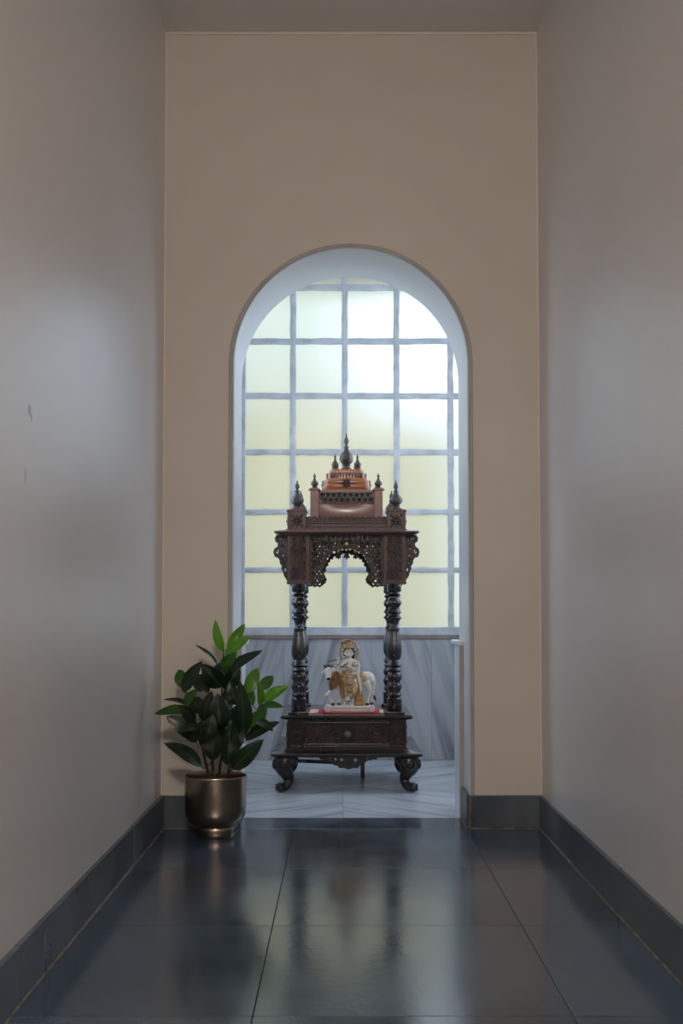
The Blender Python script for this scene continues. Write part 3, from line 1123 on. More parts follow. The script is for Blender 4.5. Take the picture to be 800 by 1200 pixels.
# parapet: corner pedestals, rails and scalloped cresting
bm = bmesh.new()
box(bm, -.037, .037, -.037, .037, 1.128, 1.206, .001)
for k in range(4):
    b2 = bmesh.new()
    for (x0, x1, z0, z1) in ((-.039, -.029, 1.130, 1.206), (.029, .039, 1.130, 1.206), (-.0292, .0292, 1.130, 1.139), (-.0292, .0292, 1.197, 1.2055)):
        box(b2, x0, x1, -.0405 if x1 - x0 < .02 else -.0398, -.034, z0, z1, .0008)
    transform_bm(b2, Matrix.Rotation(k * PI / 2, 4, 'Z'))
    merge(bm, b2, 0)
box(bm, -.045, .045, -.045, .045, 1.205, 1.212, .003)
box(bm, -.041, .041, -.041, .041, 1.211, 1.217, .002)
PD = .2165
ped = mk('pedestal', bm, WOOD_M, shrine, 10, loc=(-PD, -PD, 0))
bm = bmesh.new()
for k in range(4):
    b2 = bmesh.new()
    rosette(b2, (0, 1.168), .025, -.0385)
    for sx in (-1, 1):
        for sz in (-1, 1):
            ball(b2, (sx * .022, -.037, 1.168 + sz * .023), (.006, .003, .006), 6, 4)
    transform_bm(b2, Matrix.Rotation(k * PI / 2, 4, 'Z'))
    mk('rosette', b2, WOOD_F, ped, 60)
for sx, sy in ((1, -1), (-1, 1), (1, 1)):
    copy_part(ped, shrine, loc=(sx * PD, sy * PD, 0))

bm = bmesh.new()
box(bm, -.18, .18, -.008, .008, 1.128, 1.160, .0015)
box(bm, -.18, .18, -.013, .013, 1.156, 1.163, .002)
for i in range(24):
    ball(bm, (-.172 + i * .015, -.009, 1.142), (.0052, .003, .0032), 6, 4)
rail = mk('parapet_rail', bm, WOOD_M, shrine, 10, loc=(0, -PD - .012, 0))
nsc = 15
outl = [(-.176, 1.162)]
for i in range(nsc):
    for t in range(7):
        a = PI * t / 6
        outl.append((-.176 + (i + .5) * .352 / nsc - .0112 * math.cos(a), 1.176 + .0125 * math.sin(a)))
outl.append((.176, 1.162))
holes = [blob(-.176 + (i + .5) * .352 / nsc, 1.176, .0048, 7) for i in range(nsc)]
bm = plate_mesh(outl, holes, .007, .0006)
for i in range(nsc):
    cx = -.176 + (i + .5) * .352 / nsc
    tube(bm, [(cx - .010 * math.cos(PI * t / 6), -.004, 1.174 + .0105 * math.sin(PI * t / 6)) for t in range(7)], .0024, 5)
crest = mk('cresting', bm, WOOD_F, shrine, 40, loc=(0, -PD - .012, 0))
for src in (rail, crest):
    for (x, y, a) in ((0, PD + .012, PI), (PD + .012, 0, PI / 2), (-PD - .012, 0, -PI / 2)):
        copy_part(src, shrine, loc=(x, y, 0), rotz=a)


def finial_prof(h, rb, base):
    """Onion finial of height h, bulb radius rb, foot radius base."""
    f = [(base, 0), (base * 1.02, .02), (base * .9, .05), (base * .62, .09), (rb * .50, .13), (rb * .62, .15), (rb * .50, .17), (rb * .72, .20), (rb * .95, .26), (rb, .32), (rb * .97, .37),
         (rb * .80, .44), (rb * .55, .50), (rb * .36, .56), (rb * .28, .60), (rb * .40, .615), (rb * .40, .64), (rb * .24, .66), (rb * .20, .70), (rb * .34, .76), (rb * .38, .80),
         (rb * .27, .86), (rb * .14, .91), (rb * .12, .96), (rb * .03, 1.0)]
    return [(r, z * h) for r, z in f]


bm = bmesh.new()
lathe(bm, finial_prof(.131, .0295, .030), 24, mod=lambda r, z, a: r * (1 + (.04 * math.cos(9 * a) if .028 < z < .065 else 0)))
fin = mk('finial', bm, WOOD_FIN, shrine, 50, loc=(-PD, -PD, 1.217))
for sx, sy in ((1, -1), (-1, 1), (1, 1)):
    copy_part(fin, shrine, loc=(sx * PD, sy * PD, 1.217))

# upper storey
UH = .150
bm = bmesh.new()
box(bm, -UH + .012, UH - .012, -UH + .012, UH - .012, 1.128, 1.312)
for s in range(4):
    b2 = bmesh.new()
    g = [[b2.verts.new((-.118 + .236 * i / 16, -UH + .004 - .006 * (1 - (i / 8 - 1) ** 2) * (1 - (j / 4 - 1) ** 2), 1.160 + .092 * j / 8)) for j in range(9)] for i in range(17)]
    for i in range(16):
        for j in range(8):
            b2.faces.new((g[i][j], g[i + 1][j], g[i + 1][j + 1], g[i][j + 1]))
    box(b2, -.118, .118, -UH + .0045, -UH + .02, 1.160, 1.252)
    box(b2, -.118, .118, -UH - .002, -UH + .02, 1.250, 1.255, .0015)
    box(b2, -.118, .118, -UH - .002, -UH + .02, 1.300, 1.312, .0015)
    transform_bm(b2, Matrix.Rotation(s * PI / 2, 4, 'Z'))
    merge(bm, b2, 0)
up = mk('upper_storey', bm, WOOD_P, shrine, 10)
bm = bmesh.new()
for s in range(4):
    b2 = bmesh.new()
    for rr in range(2):
        for i in range(9):
            cx = -.108 + i * .0255 + (0.0128 if rr else 0)
            if cx > .112:
                continue
            cz = 1.2895 - rr * .0225
            tube(b2, [(cx + .0118 * math.cos(2 * PI * t / 10), -UH - .003, cz + .0118 * math.sin(2 * PI * t / 10)) for t in range(10)], .0042, 5, True)
            ball(b2, (cx, -UH - .001, cz), (.0055, .004, .0055), 6, 4)
            ball(b2, (cx + .0128, -UH - .002, cz + .010), (.004, .003, .006), 6, 4)
    transform_bm(b2, Matrix.Rotation(s * PI / 2, 4, 'Z'))
    mk('frieze', b2, WOOD_D, up, 60)
bm = bmesh.new()
box(bm, -.0185, .0185, -.0185, .0185, 1.128, 1.311, .0015)
box(bm, -.027, .027, -.027, .027, 1.310, 1.314, .0015)
box(bm, -.023, .023, -.023, .023, 1.313, 1.319, .0015)
pl = mk('pilaster', bm, WOOD_P, shrine, 10, loc=(-UH + .008, -UH + .008, 0))
bm = bmesh.new()
lathe(bm, finial_prof(.070, .0175, .019), 20)
sf = mk('finial', bm, WOOD_FIN, shrine, 50, loc=(-UH + .008, -UH + .008, 1.319))
for sx, sy in ((1, -1), (-1, 1), (1, 1)):
    copy_part(pl, shrine, loc=(sx * (UH - .008), sy * (UH - .008), 0))
    copy_part(sf, shrine, loc=(sx * (UH - .008), sy * (UH - .008), 1.319))

# dome: square-plan, swelling in tiers
bm = bmesh.new()
lathe(bm, [(.112, 1.308), (.114, 1.316), (.108, 1.319), (.1035, 1.321), (.1055, 1.327), (.107, 1.336), (.1055, 1.344), (.103, 1.347), (.104, 1.350), (.104, 1.358), (.101, 1.366), (.096, 1.371), (.090, 1.373),
           (.0895, 1.376), (.0905, 1.384), (.088, 1.394), (.084, 1.399), (.0795, 1.401), (.0800, 1.405), (.0785, 1.411), (.073, 1.415), (.05, 1.4165), (.01, 1.417)], 64, power=6.0)
dome = mk('dome', bm, WOOD_O, shrine, 40)
bm = bmesh.new()
for s in range(4):
    b2 = bmesh.new()
    for i in range(11):
        x = -.0775 + i * .0155
        ball(b2, (x * .86, -.0872, 1.385), (.0076, .0045, .0135), 8, 6)
    transform_bm(b2, Matrix.Rotation(s * PI / 2, 4, 'Z'))
    mk('petal_band', b2, WOOD_M, dome, 60)
bm = bmesh.new()
for s in range(4):
    b2 = bmesh.new()
    rosette(b2, (0, 1.349), .024, -.106)
    for sx in (-1, 1):
        tube(b2, [(sx * (.022 + q * .008), -.105, 1.349) for q in range(3)], .0022, 5)
    transform_bm(b2, Matrix.Rotation(s * PI / 2, 4, 'Z'))
    mk('rosette', b2, WOOD_F, dome, 60)
bm = bmesh.new()
lathe(bm, finial_prof(.172, .0315, .028), 28, mod=lambda r, z, a: r * (1 + (.045 * math.cos(11 * a) if .036 < z < .085 else 0)))
mk('finial', bm, WOOD_FIN, shrine, 50, loc=(0, 0, 1.4165))
bm = bmesh.new()
lathe(bm, finial_prof(.072, .0165, .0175), 20)
tf = mk('finial', bm, WOOD_FIN, shrine, 50, loc=(-.051, -.051, 1.4155))
for sx, sy in ((1, -1), (-1, 1), (1, 1)):
    copy_part(tf, shrine, loc=(sx * .051, sy * .051, 1.4155))

# bells under the arch
for i, (x, zt, sc, lab) in enumerate(((0.0, 1.050, 1.15, 'dark bell under a brass loop at the apex of the shrine arch'),
                                      (-.052, 1.043, .95, 'small dark bell hanging left of the arch apex of the shrine'),
                                      (.058, 1.043, .95, 'small dark bell hanging right of the arch apex of the shrine'))):
    b = thing('bell', lab, 'bell', (0.022 + x * .68, 5.14 - PXY - BH + .018, zt - .008), 'bells under the shrine arch')
    bm = bmesh.new()
    lathe(bm, [(.0125, -.032), (.0130, -.029), (.0095, -.022), (.0075, -.014), (.0055, -.009), (.002, -.006), (.002, -.002)], 16)
    for v in bm.verts:
        v.co *= sc
        v.co.z += .0
    mk('bell_body', bm, BELLM, b, 50)
    bm = bmesh.new()
    tube(bm, [(.004 * math.cos(2 * PI * t / 10), 0, -.001 + .005 * math.sin(2 * PI * t / 10)) for t in range(10)], .0013, 5, True)
    tube(bm, [(0, 0, .003), (0, 0, .020)], .0013, 5)
    if i == 0:
        ball(bm, (0, -.010, .026), (.0065, .004, .010), 8, 6)
    mk('hanger', bm, BRASS, b, 50)
    bm = bmesh.new()
    ball(bm, (0, 0, -.034 * sc), .0035 * sc, 8, 6)
    tube(bm, [(0, 0, -.033 * sc), (0, 0, -.012 * sc)], .0009, 5)
    mk('clapper', bm, BELLM, b, 50)

# ------------------------------------------------------------------ silk mat
mat_t = thing('altar_cloth', 'crimson silk altar cloth with gold ends under the figurine', 'cloth', (0.030, 5.035, .3268))


def cloth_piece(name, x0, x1, m, y0=-.092, y1=.09, z0=0.0):
    bm = bmesh.new()
    nx, ny = max(2, int((x1 - x0) / .012)), 12
    top = []
    for i in range(nx + 1):
        x = x0 + (x1 - x0) * i / nx
        col = []
        for j in range(ny + 1):
            y = y0 + (y1 - y0) * j / ny
            zz = .0026 + .0012 * math.sin(38 * x + 9 * y) * math.sin(30 * y + 11 * x) + z0
            col.append(bm.verts.new((x + .002 * math.sin(40 * y), y + .002 * math.sin(33 * x), zz)))
        top.append(col)
    for i in range(nx):
        for j in range(ny):
            bm.faces.new((top[i][j], top[i + 1][j], top[i + 1][j + 1], top[i][j + 1]))
    r = bmesh.ops.extrude_face_region(bm, geom=list(bm.faces))
    for v in [g for g in r['geom'] if isinstance(g, bmesh.types.BMVert)]:
        v.co.z = 0.0002
    return mk(name, bm, m, mat_t, 60)


cloth_piece('silk', -.133, .140, CLOTH)
for x0, x1, m in ((-.170, -.150, CLOTHG), (-.150, -.133, CLOTHP), (.140, .156, CLOTHG)):
    cloth_piece('end_band', x0, x1, m)
cloth_piece('front_band', -.133, .140, F_RED, -.099, -.091)

# ------------------------------------------------------------------ figurine
fig = thing('figurine', 'painted marble figurine of a flute player standing before a white cow', 'figurine', (0.036, 4.995, .3305))
Q = 4.73e-4


def F(px, py, y=0.0):
    return Vector(((px - 395) * Q, y, (775 - py) * Q))


def limb(bm, pts, radii, seg=10):
    tube(bm, pts, [r * Q for r in radii], seg)
    for p, r in zip(pts, radii):
        ball(bm, p, r * Q, 10, 7)


# plinth with scrolled ends
bm = bmesh.new()
box(bm, -.098, .098, -.036, .050, 0, .0275, .004)
for s in (-1, 1):
    b2 = bmesh.new()
    lathe(b2, [(.012, -.040), (.0145, -.037), (.0145, .051), (.012, .054)], 16)
    transform_bm(b2, Matrix.Translation((s * .097, 0, .0148)) @ Matrix.Rotation(-PI / 2, 4, 'X'))
    merge(bm, b2, 0)
box(bm, -.085, .085, -.039, -.03, .006, .012, .002)
box(bm, -.085, .085, -.039, -.03, .018, .024, .002)
mk('plinth', bm, F_PLINTH, fig, 50)

# cow: one continuous body
CY = .026
bm = bmesh.new()
limb(bm, [F(290, 490, CY), F(350, 480, CY), F(430, 485, CY), F(510, 475, CY), F(562, 462, CY)], [62, 66, 70, 72, 60], 14)
limb(bm, [F(575, 450, CY), F(588, 480, CY)], [40, 40])
limb(bm, [F(300, 465, CY), F(262, 435, CY - .006), F(225, 405, CY - .014)], [62, 50, 40], 12)       # neck
limb(bm, [F(270, 520, CY), F(285, 470, CY)], [44, 50])                                                    # chest
limb(bm, [F(200, 396, CY - .022), F(198, 425, CY - .036), F(198, 458, CY - .045)], [45, 36, 27], 12)   # head
limb(bm, [F(198, 464, CY - .047), F(199, 474, CY - .047)], [25, 21])
for s in (-1, 1):                                                                                           # ears
    limb(bm, [F(200 + s * 38, 396, CY - .018), F(200 + s * 58, 416, CY - .016), F(200 + s * 62, 438, CY - .014)], [11, 13, 5])
limb(bm, [F(262, 545, CY - .010), F(225, 580, CY - .016), F(182, 620, CY - .018), F(205, 662, CY - .014), F(236, 694, CY - .014)], [30, 24, 17, 14, 15])   # lifted foreleg
limb(bm, [F(300, 545, CY + .010), F(302, 620, CY + .010), F(296, 700, CY + .008)], [34, 18, 15])
limb(bm, [F(545, 505, CY - .014), F(575, 560, CY - .014), F(585, 598, CY - .012), F(566, 650, CY - .013), F(560, 698, CY - .013)], [44, 27, 17, 13, 15])
limb(bm, [F(575, 500, CY + .014), F(598, 560, CY + .014), F(612, 600, CY + .016), F(602, 650, CY + .014), F(604, 698, CY + .013)], [44, 27, 17, 13, 15])
cow = remeshed('cow', bm, .0018, F_WHITE, fig, 5)
for (x, y, cy) in ((238, 704, CY - .015), (296, 706, CY + .007), (559, 704, CY - .014), (604, 704, CY + .012)):
    bm = bmesh.new()
    lathe(bm, [(.0085, 0), (.0088, .003), (.0074, .009), (.005, .011)], 12, tuple(F(x, y, cy) + Vector((0, -.001, -.006))))
    mk('hoof', bm, F_BLACK, cow, 50)
bm = bmesh.new()
limb(bm, spline([F(602, 430, CY), F(622, 470, CY), F(624, 540, CY + .002), F(612, 600, CY + .006), F(626, 640, CY + .006)], 5),
     [14 - 8 * i / 20 for i in range(21)], 8)
mk('tail', bm, F_WHITE, cow, 60)
bm = bmesh.new()
limb(bm, [F(624, 632, CY + .006), F(634, 655, CY + .006), F(642, 676, CY + .006)], [9, 12, 4])
mk('tail_tuft', bm, F_BLACK, cow, 60)
bm = bmesh.new()
ball(bm, F(199, 466, CY - .0565), (.0095, .006, .0070), 10, 8)
mk('muzzle', bm, F_BLACK, cow, 60)
for s in (-1, 1):
    bm = bmesh.new()
    ball(bm, F(198 + s * 27, 408, CY - .0405), (.0032, .002, .0026), 8, 6)
    mk('eye', bm, F_BLACK, cow, 60)
    bm = bmesh.new()
    limb(bm, [F(196 + s * 22, 372, CY - .020), F(196 + s * 38, 352, CY - .018), F(196 + s * 34, 330, CY - .018)], [9, 8, 3])
    mk('horn', bm, F_GREEN, cow, 60)
bm = bmesh.new()
for k in range(5):
    ball(bm, F(172 + k * 12, 362 - 9 * math.sin(k * PI / 4), CY - .028), (.005, .004, .0085), 8, 6)
mk('head_ornament', bm, F_GREEN, cow, 60)
bm = bmesh.new()
for j in range(7):                                                    # layered neck garland
    c = F(243 + j * 5, 424 + j * 17, CY - .008)
    pts = []
    for t in range(18):
        a = 2 * PI * t / 18
        v = Vector((math.cos(a) * (.027 + .0016 * j), math.sin(a) * (.027 + .0014 * j), 0))
        v = Matrix.Rotation(math.radians(-38), 3, 'Y') @ v
        pts.append(c + v)
    tube(bm, pts, .0050, 7, True)
ball(bm, F(222, 510, CY - .03), (.008, .006, .010), 8, 6)
mk('neck_garland', bm, F_BROWN, cow, 60)
bm = bmesh.new()
ball(bm, F(525, 470, CY - .018), (.019, .020, .024), 14, 10)          # saddle cloth draped over the flank
ball(bm, F(510, 445, CY - .012), (.017, .022, .022), 14, 10)
mk('saddle_cloth', bm, F_GOLDL, cow, 60)

# flute player: one continuous body, hands with fingers round the flute
PY = -.014
bm = bmesh.new()
ball(bm, F(388, 222, PY - .002), (.0195, .020, .0235), 16, 12)                     # skull
ball(bm, F(386, 245, PY - .007), (.0145, .014, .0145), 12, 9)                      # jaw
ball(bm, F(384, 238, PY - .0225), (.0026, .0035, .0042), 8, 6)                     # nose
for s in (-1, 1):
    ball(bm, F(388 + s * 42, 232, PY), (.003, .0045, .0065), 8, 6)                # ears
    ball(bm, F(386 + s * 20, 242, PY - .015), (.006, .005, .006), 8, 6)           # cheeks
limb(bm, [F(392, 262, PY), F(396, 290, PY)], [17, 19])                            # neck
limb(bm, [F(352, 312, PY), F(398, 305, PY), F(446, 312, PY)], [24, 36, 24], 12)   # shoulders
limb(bm, [F(398, 320, PY), F(396, 370, PY), F(394, 420, PY), F(396, 460, PY)], [48, 46, 38, 46], 14)
limb(bm, [F(372, 470, PY), F(420, 470, PY)], [38, 38])
limb(bm, [F(376, 480, PY), F(380, 560, PY - .004), F(388, 625, PY - .002), F(392, 690, PY)], [38, 32, 22, 15])               # standing leg
limb(bm, [F(392, 702, PY), F(400, 704, PY - .014)], [13, 9])
limb(bm, [F(424, 480, PY), F(440, 540, PY - .012), F(432, 592, PY - .020), F(385, 650, PY - .020), F(352, 678, PY - .018)], [38, 33, 27, 20, 14])   # crossed leg
limb(bm, [F(352, 680, PY - .018), F(345, 702, PY - .026)], [13, 9])
limb(bm, [F(350, 314, PY), F(318, 355, PY - .006), F(292, 385, PY - .012), F(288, 345, PY - .022), F(290, 312, PY - .028)], [24, 20, 18, 15, 11])    # right arm
limb(bm, [F(448, 314, PY), F(446, 350, PY - .010), F(430, 372, PY - .022), F(385, 345, PY - .030), F(348, 318, PY - .032)], [25, 21, 19, 15, 11])    # left arm
FL0, FL1 = F(196, 303, PY - .036), F(378, 262, PY - .0275)
fd = (FL1 - FL0).normalized()


def hand(at, spread):
    """Palm behind the flute and four unequal fingers curled over it, thumb from the side underneath."""
    c = FL0 + (FL1 - FL0) * at
    ball(bm, c + Vector((0, .0045, -.0055)), (.0085, .0042, .0075), 10, 8)
    for k in range(4):
        p = c + fd * ((k - 1.5) * .0042 * spread)
        L = (.9, 1.05, 1.0, .8)[k]
        limb(bm, [p + Vector((0, .004, -.004)), p + Vector((0, .002, .0046 * L)), p + Vector((0, -.0045, .0040 * L)), p + Vector((0, -.0056, .0006))], [3.8, 3.5, 3.2, 2.7], 6)
    limb(bm, [c + Vector((.006, .003, -.006)), c + Vector((.008, -.003, -.0065)), c + Vector((.005, -.006, -.004))], [4.2, 3.8, 3.0], 6)


hand(.50, 1)
hand(.80, 1)
person = remeshed('flute_player', bm, .00115, F_WHITE, fig, 2)
bm = bmesh.new()
tube(bm, [FL0, FL1], [.0030, .0026], 10)
for t in (.0, .12, .9):
    c = FL0 + (FL1 - FL0) * t
    tube(bm, [c - fd * .002, c + fd * .002], .0042, 10)
mk('flute', bm, F_BROWN, person, 50)
# face
for s in (-1, 1):
    bm = bmesh.new()
    ball(bm, F(386 + s * 18, 222, PY - .0195), (.0038, .002, .0018), 10, 6)
    tube(bm, [F(386 + s * 30, 210, PY - .018), F(386 + s * 18, 205, PY - .021), F(386 + s * 8, 210, PY - .0215)], .0008, 5)
    mk('eye', bm, F_BLACK, person, 60)
bm = bmesh.new()
ball(bm, F(385, 256, PY - .0205), (.0035, .0016, .0013), 8, 5)
mk('mouth', bm, F_RED, person, 60)
bm = bmesh.new()
ball(bm, F(386, 196, PY - .021), (.0010, .0010, .0035), 6, 5)
mk('forehead_mark', bm, F_RED, person, 60)
bm = bmesh.new()
b2 = bmesh.new()
ball(bm, F(390, 212, PY + .004), (.0225, .0215, .0225), 16, 12)
for s in (-1, 1):
    for k in range(5):
        ball(bm, F(390 + s * (46 - 2 * k), 215 + 13 * k, PY + .006 - .001 * k), (.0062, .0075, .0065), 8, 6)
    ball(bm, F(390 + s * 30, 186, PY - .012), (.0085, .006, .0045), 8, 6)
mk('hair', bm, F_BLACK, person, 60)
# crown, halo
bm = bmesh.new()
lathe(bm, [(.0215, 0), (.0225, .004), (.0205, .008), (.0185, .014), (.0150, .022), (.0095, .029), (.0055, .033), (.0075, .037), (.006, .042), (.002, .046)], 20, tuple(F(376, 186, PY)),
      mod=lambda r, z, a: r * (1 + .06 * math.cos(8 * a)))
ball(bm, F(352, 118, PY - .006), (.008, .005, .012), 10, 8)
for k in range(7):
    a = -PI / 2 + (k - 3) * .42
    ball(bm, F(376, 178, PY) + Vector((.0225 * math.cos(a), .0225 * math.sin(a), 0)), .0032, 8, 6)
mk('crown', bm, F_GOLD, person, 50)
bm = bmesh.new()
ball(bm, F(322, 136, PY - .004), (.004, .003, .009), 8, 6)
mk('crown_feather', bm, F_GREEN, person, 50)
bm = bmesh.new()
ball(bm, F(384, 122, PY - .006), (.005, .003, .009), 8, 6, Matrix.Rotation(.5, 3, 'Y'))
mk('crown_feather', bm, F_GREEN, person, 50)
bm = bmesh.new()
hc = F(388, 205, PY + .022)
tube(bm, [hc + Vector((.040 * math.cos(2 * PI * t / 28), 0, .044 * math.sin(2 * PI * t / 28))) for t in range(28)], .0052, 8, True)
for t in range(28):
    a = 2 * PI * t / 28
    ball(bm, hc + Vector((.0445 * math.cos(a), 0, .0485 * math.sin(a))), .0026, 6, 5)
limb(bm, [F(388, 295, PY + .020), F(388, 250, PY + .022)], [10, 8])
mk('halo', bm, F_GOLDL, person, 50)
# clothes
bm = bmesh.new()
lathe(bm, [(.0225, 0), (.0260, .004), (.0275, .016), (.0255, .032), (.0225, .042), (.0235, .046), (.0205, .052)], 28, tuple(F(396, 525, PY)), mod=lambda r, z, a: r * (1 + .05 * math.cos(12 * a)))
limb(bm, [F(378, 500, PY - .002), F(380, 560, PY - .004), F(386, 610, PY - .002)], [42, 38, 30], 14)
limb(bm, [F(424, 500, PY - .002), F(440, 545, PY - .012), F(432, 590, PY - .019), F(405, 628, PY - .020)], [42, 38, 33, 27], 14)
remeshed('dhoti', bm, .0014, F_GOLDL, person, 2)
bm = bmesh.new()
for k in range(4):                                                                # pleated robe falling to the right
    limb(bm, spline([F(430 + k * 10, 440, PY + .010 + .002 * k), F(448 + k * 12, 540, PY + .014), F(452 + k * 20, 640, PY + .014), F(456 + k * 22, 708, PY + .012)], 4),
         [10 + 12 * i / 12 for i in range(13)], 8)
for k in range(3):
    limb(bm, spline([F(352 - k * 9, 400, PY + .012), F(334 - k * 8, 480, PY + .014), F(330 - k * 6, 560, PY + .016), F(338 - k * 5, 640, PY + .014)], 4),
         [12 + 6 * math.sin(PI * i / 12) for i in range(13)], 8)
remeshed('robe', bm, .0014, F_GOLD, person, 2)
bm = bmesh.new()
for s, pts in ((1, [F(462, 305, PY - .004), F(474, 345, PY + .004), F(464, 400, PY + .002), F(474, 470, PY - .004), F(490, 540, PY - .002), F(496, 606, PY)]),
               (1, [F(470, 312, PY + .006), F(482, 350, PY + .010), F(474, 420, PY + .006), F(486, 500, PY + .002), F(502, 570, PY + .002)])):
    P = spline(pts, 5)
    limb(bm, P, [15 - 6 * i / len(P) for i in range(len(P))], 8)
remeshed('scarf', bm, .0014, F_WHITE, person, 2)
bm = bmesh.new()
for (x0, x1, low_z, n, r) in ((356, 440, 585, 30, .0027), (366, 430, 400, 16, .0024), (372, 424, 352, 12, .0026)):
    for i in range(n + 1):
        t = i / n
        a = PI * t
        x = (x0 + x1) / 2 - (x1 - x0) / 2 * math.cos(a)
        y = 312 + (low_z - 312) * math.sin(a) ** .8
        ball(bm, F(x, y, PY - .0245 - .006 * math.sin(a)), r, 6, 5)
ball(bm, F(400, 578, PY - .040), (.0055, .003, .008), 8, 6)
ball(bm, F(385, 572, PY - .038), (.004, .003, .006), 8, 6)
ball(bm, F(416, 572, PY - .038), (.004, .003, .006), 8, 6)
mk('necklace', bm, F_GOLD, person, 60)
for (x, y, cy, r) in ((289, 332, PY - .0245, .0078), (360, 328, PY - .0315, .0078), (320, 352, PY - .006, .0112), (446, 345, PY - .009, .0116), (390, 676, PY, .009), (362, 668, PY - .0185, .009)):
    c = F(x, y, cy)
    bm = bmesh.new()
    for dz in (-.0018, .0018):
        tube(bm, [c + Vector((r * math.cos(2 * PI * t / 14), r * math.sin(2 * PI * t / 14), dz + .002 * math.cos(2 * PI * t / 14))) for t in range(14)], .0016, 6, True)
    mk('bangle', bm, F_GOLD, person, 60)
bm = bmesh.new()
for i in range(16):                                                               # belt
    a = 2 * PI * i / 16
    ball(bm, F(396, 455, PY) + Vector((.0235 * math.cos(a), .0235 * math.sin(a), 0)), (.0045, .0045, .004), 6, 5)
mk('belt', bm, F_GOLD, person, 60)

# ------------------------------------------------------------------ potted plant
plant = thing('potted_plant', 'leafy green rubber plant in a brushed brass pot in the hall corner', 'plant', (-0.436, 3.93, 0))
bm = bmesh.new()
R = .1065
pprof = [(.066, 0), (.0685, .003), (.0685, .030), (.067, .033), (.069, .036), (.080, .041), (.093, .052), (.1015, .068), (.1055, .088), (R, .11), (R, .200), (R + .0012, .205), (R, .208), (R - .003, .207),
         (R - .004, .203), (R - .004, .184), (.02, .184)]
lathe(bm, pprof, 64)
pot = mk('pot', bm, POT, plant, 40)
bm = bmesh.new()
rg = random.Random(3)
lathe(bm, [(R - .005, .180), (R - .005, .186), (.07, .190), (.03, .193), (.002, .194)], 32, mod=lambda r, z, a: r * (1 if z < .187 else 1 + .05 * math.sin(7 * a + 40 * z)))
mk('soil', bm, SOIL, plant, 60)
STEMS = [[(-0.02, 0.0, 0.186), (-0.031, -0.03, 0.254), (-0.045, -0.05, 0.327), (-0.074, -0.06, 0.426), (-0.102, -0.05, 0.51)],
         [(-0.002, -0.01, 0.186), (-0.008, -0.02, 0.267), (0.015, -0.03, 0.395), (0.025, -0.03, 0.515), (0.027, -0.01, 0.639)],
         [(0.009, 0.02, 0.186), (0.019, 0.0, 0.264), (0.049, -0.02, 0.366), (0.091, -0.01, 0.436), (0.114, 0.01, 0.495)],
         [(0.037, 0.0, 0.186), (0.059, -0.03, 0.254), (0.101, -0.04, 0.34), (0.142, -0.02, 0.422), (0.162, 0.0, 0.478)]]
stem_pts = []
for st in STEMS:
    P = spline(st, 6)
    stem_pts += P
    bm = bmesh.new()
    tube(bm, P, [.0052 - .0028 * i / len(P) for i in range(len(P))], 8)
    mk('stem', bm, STEM, plant, 60)
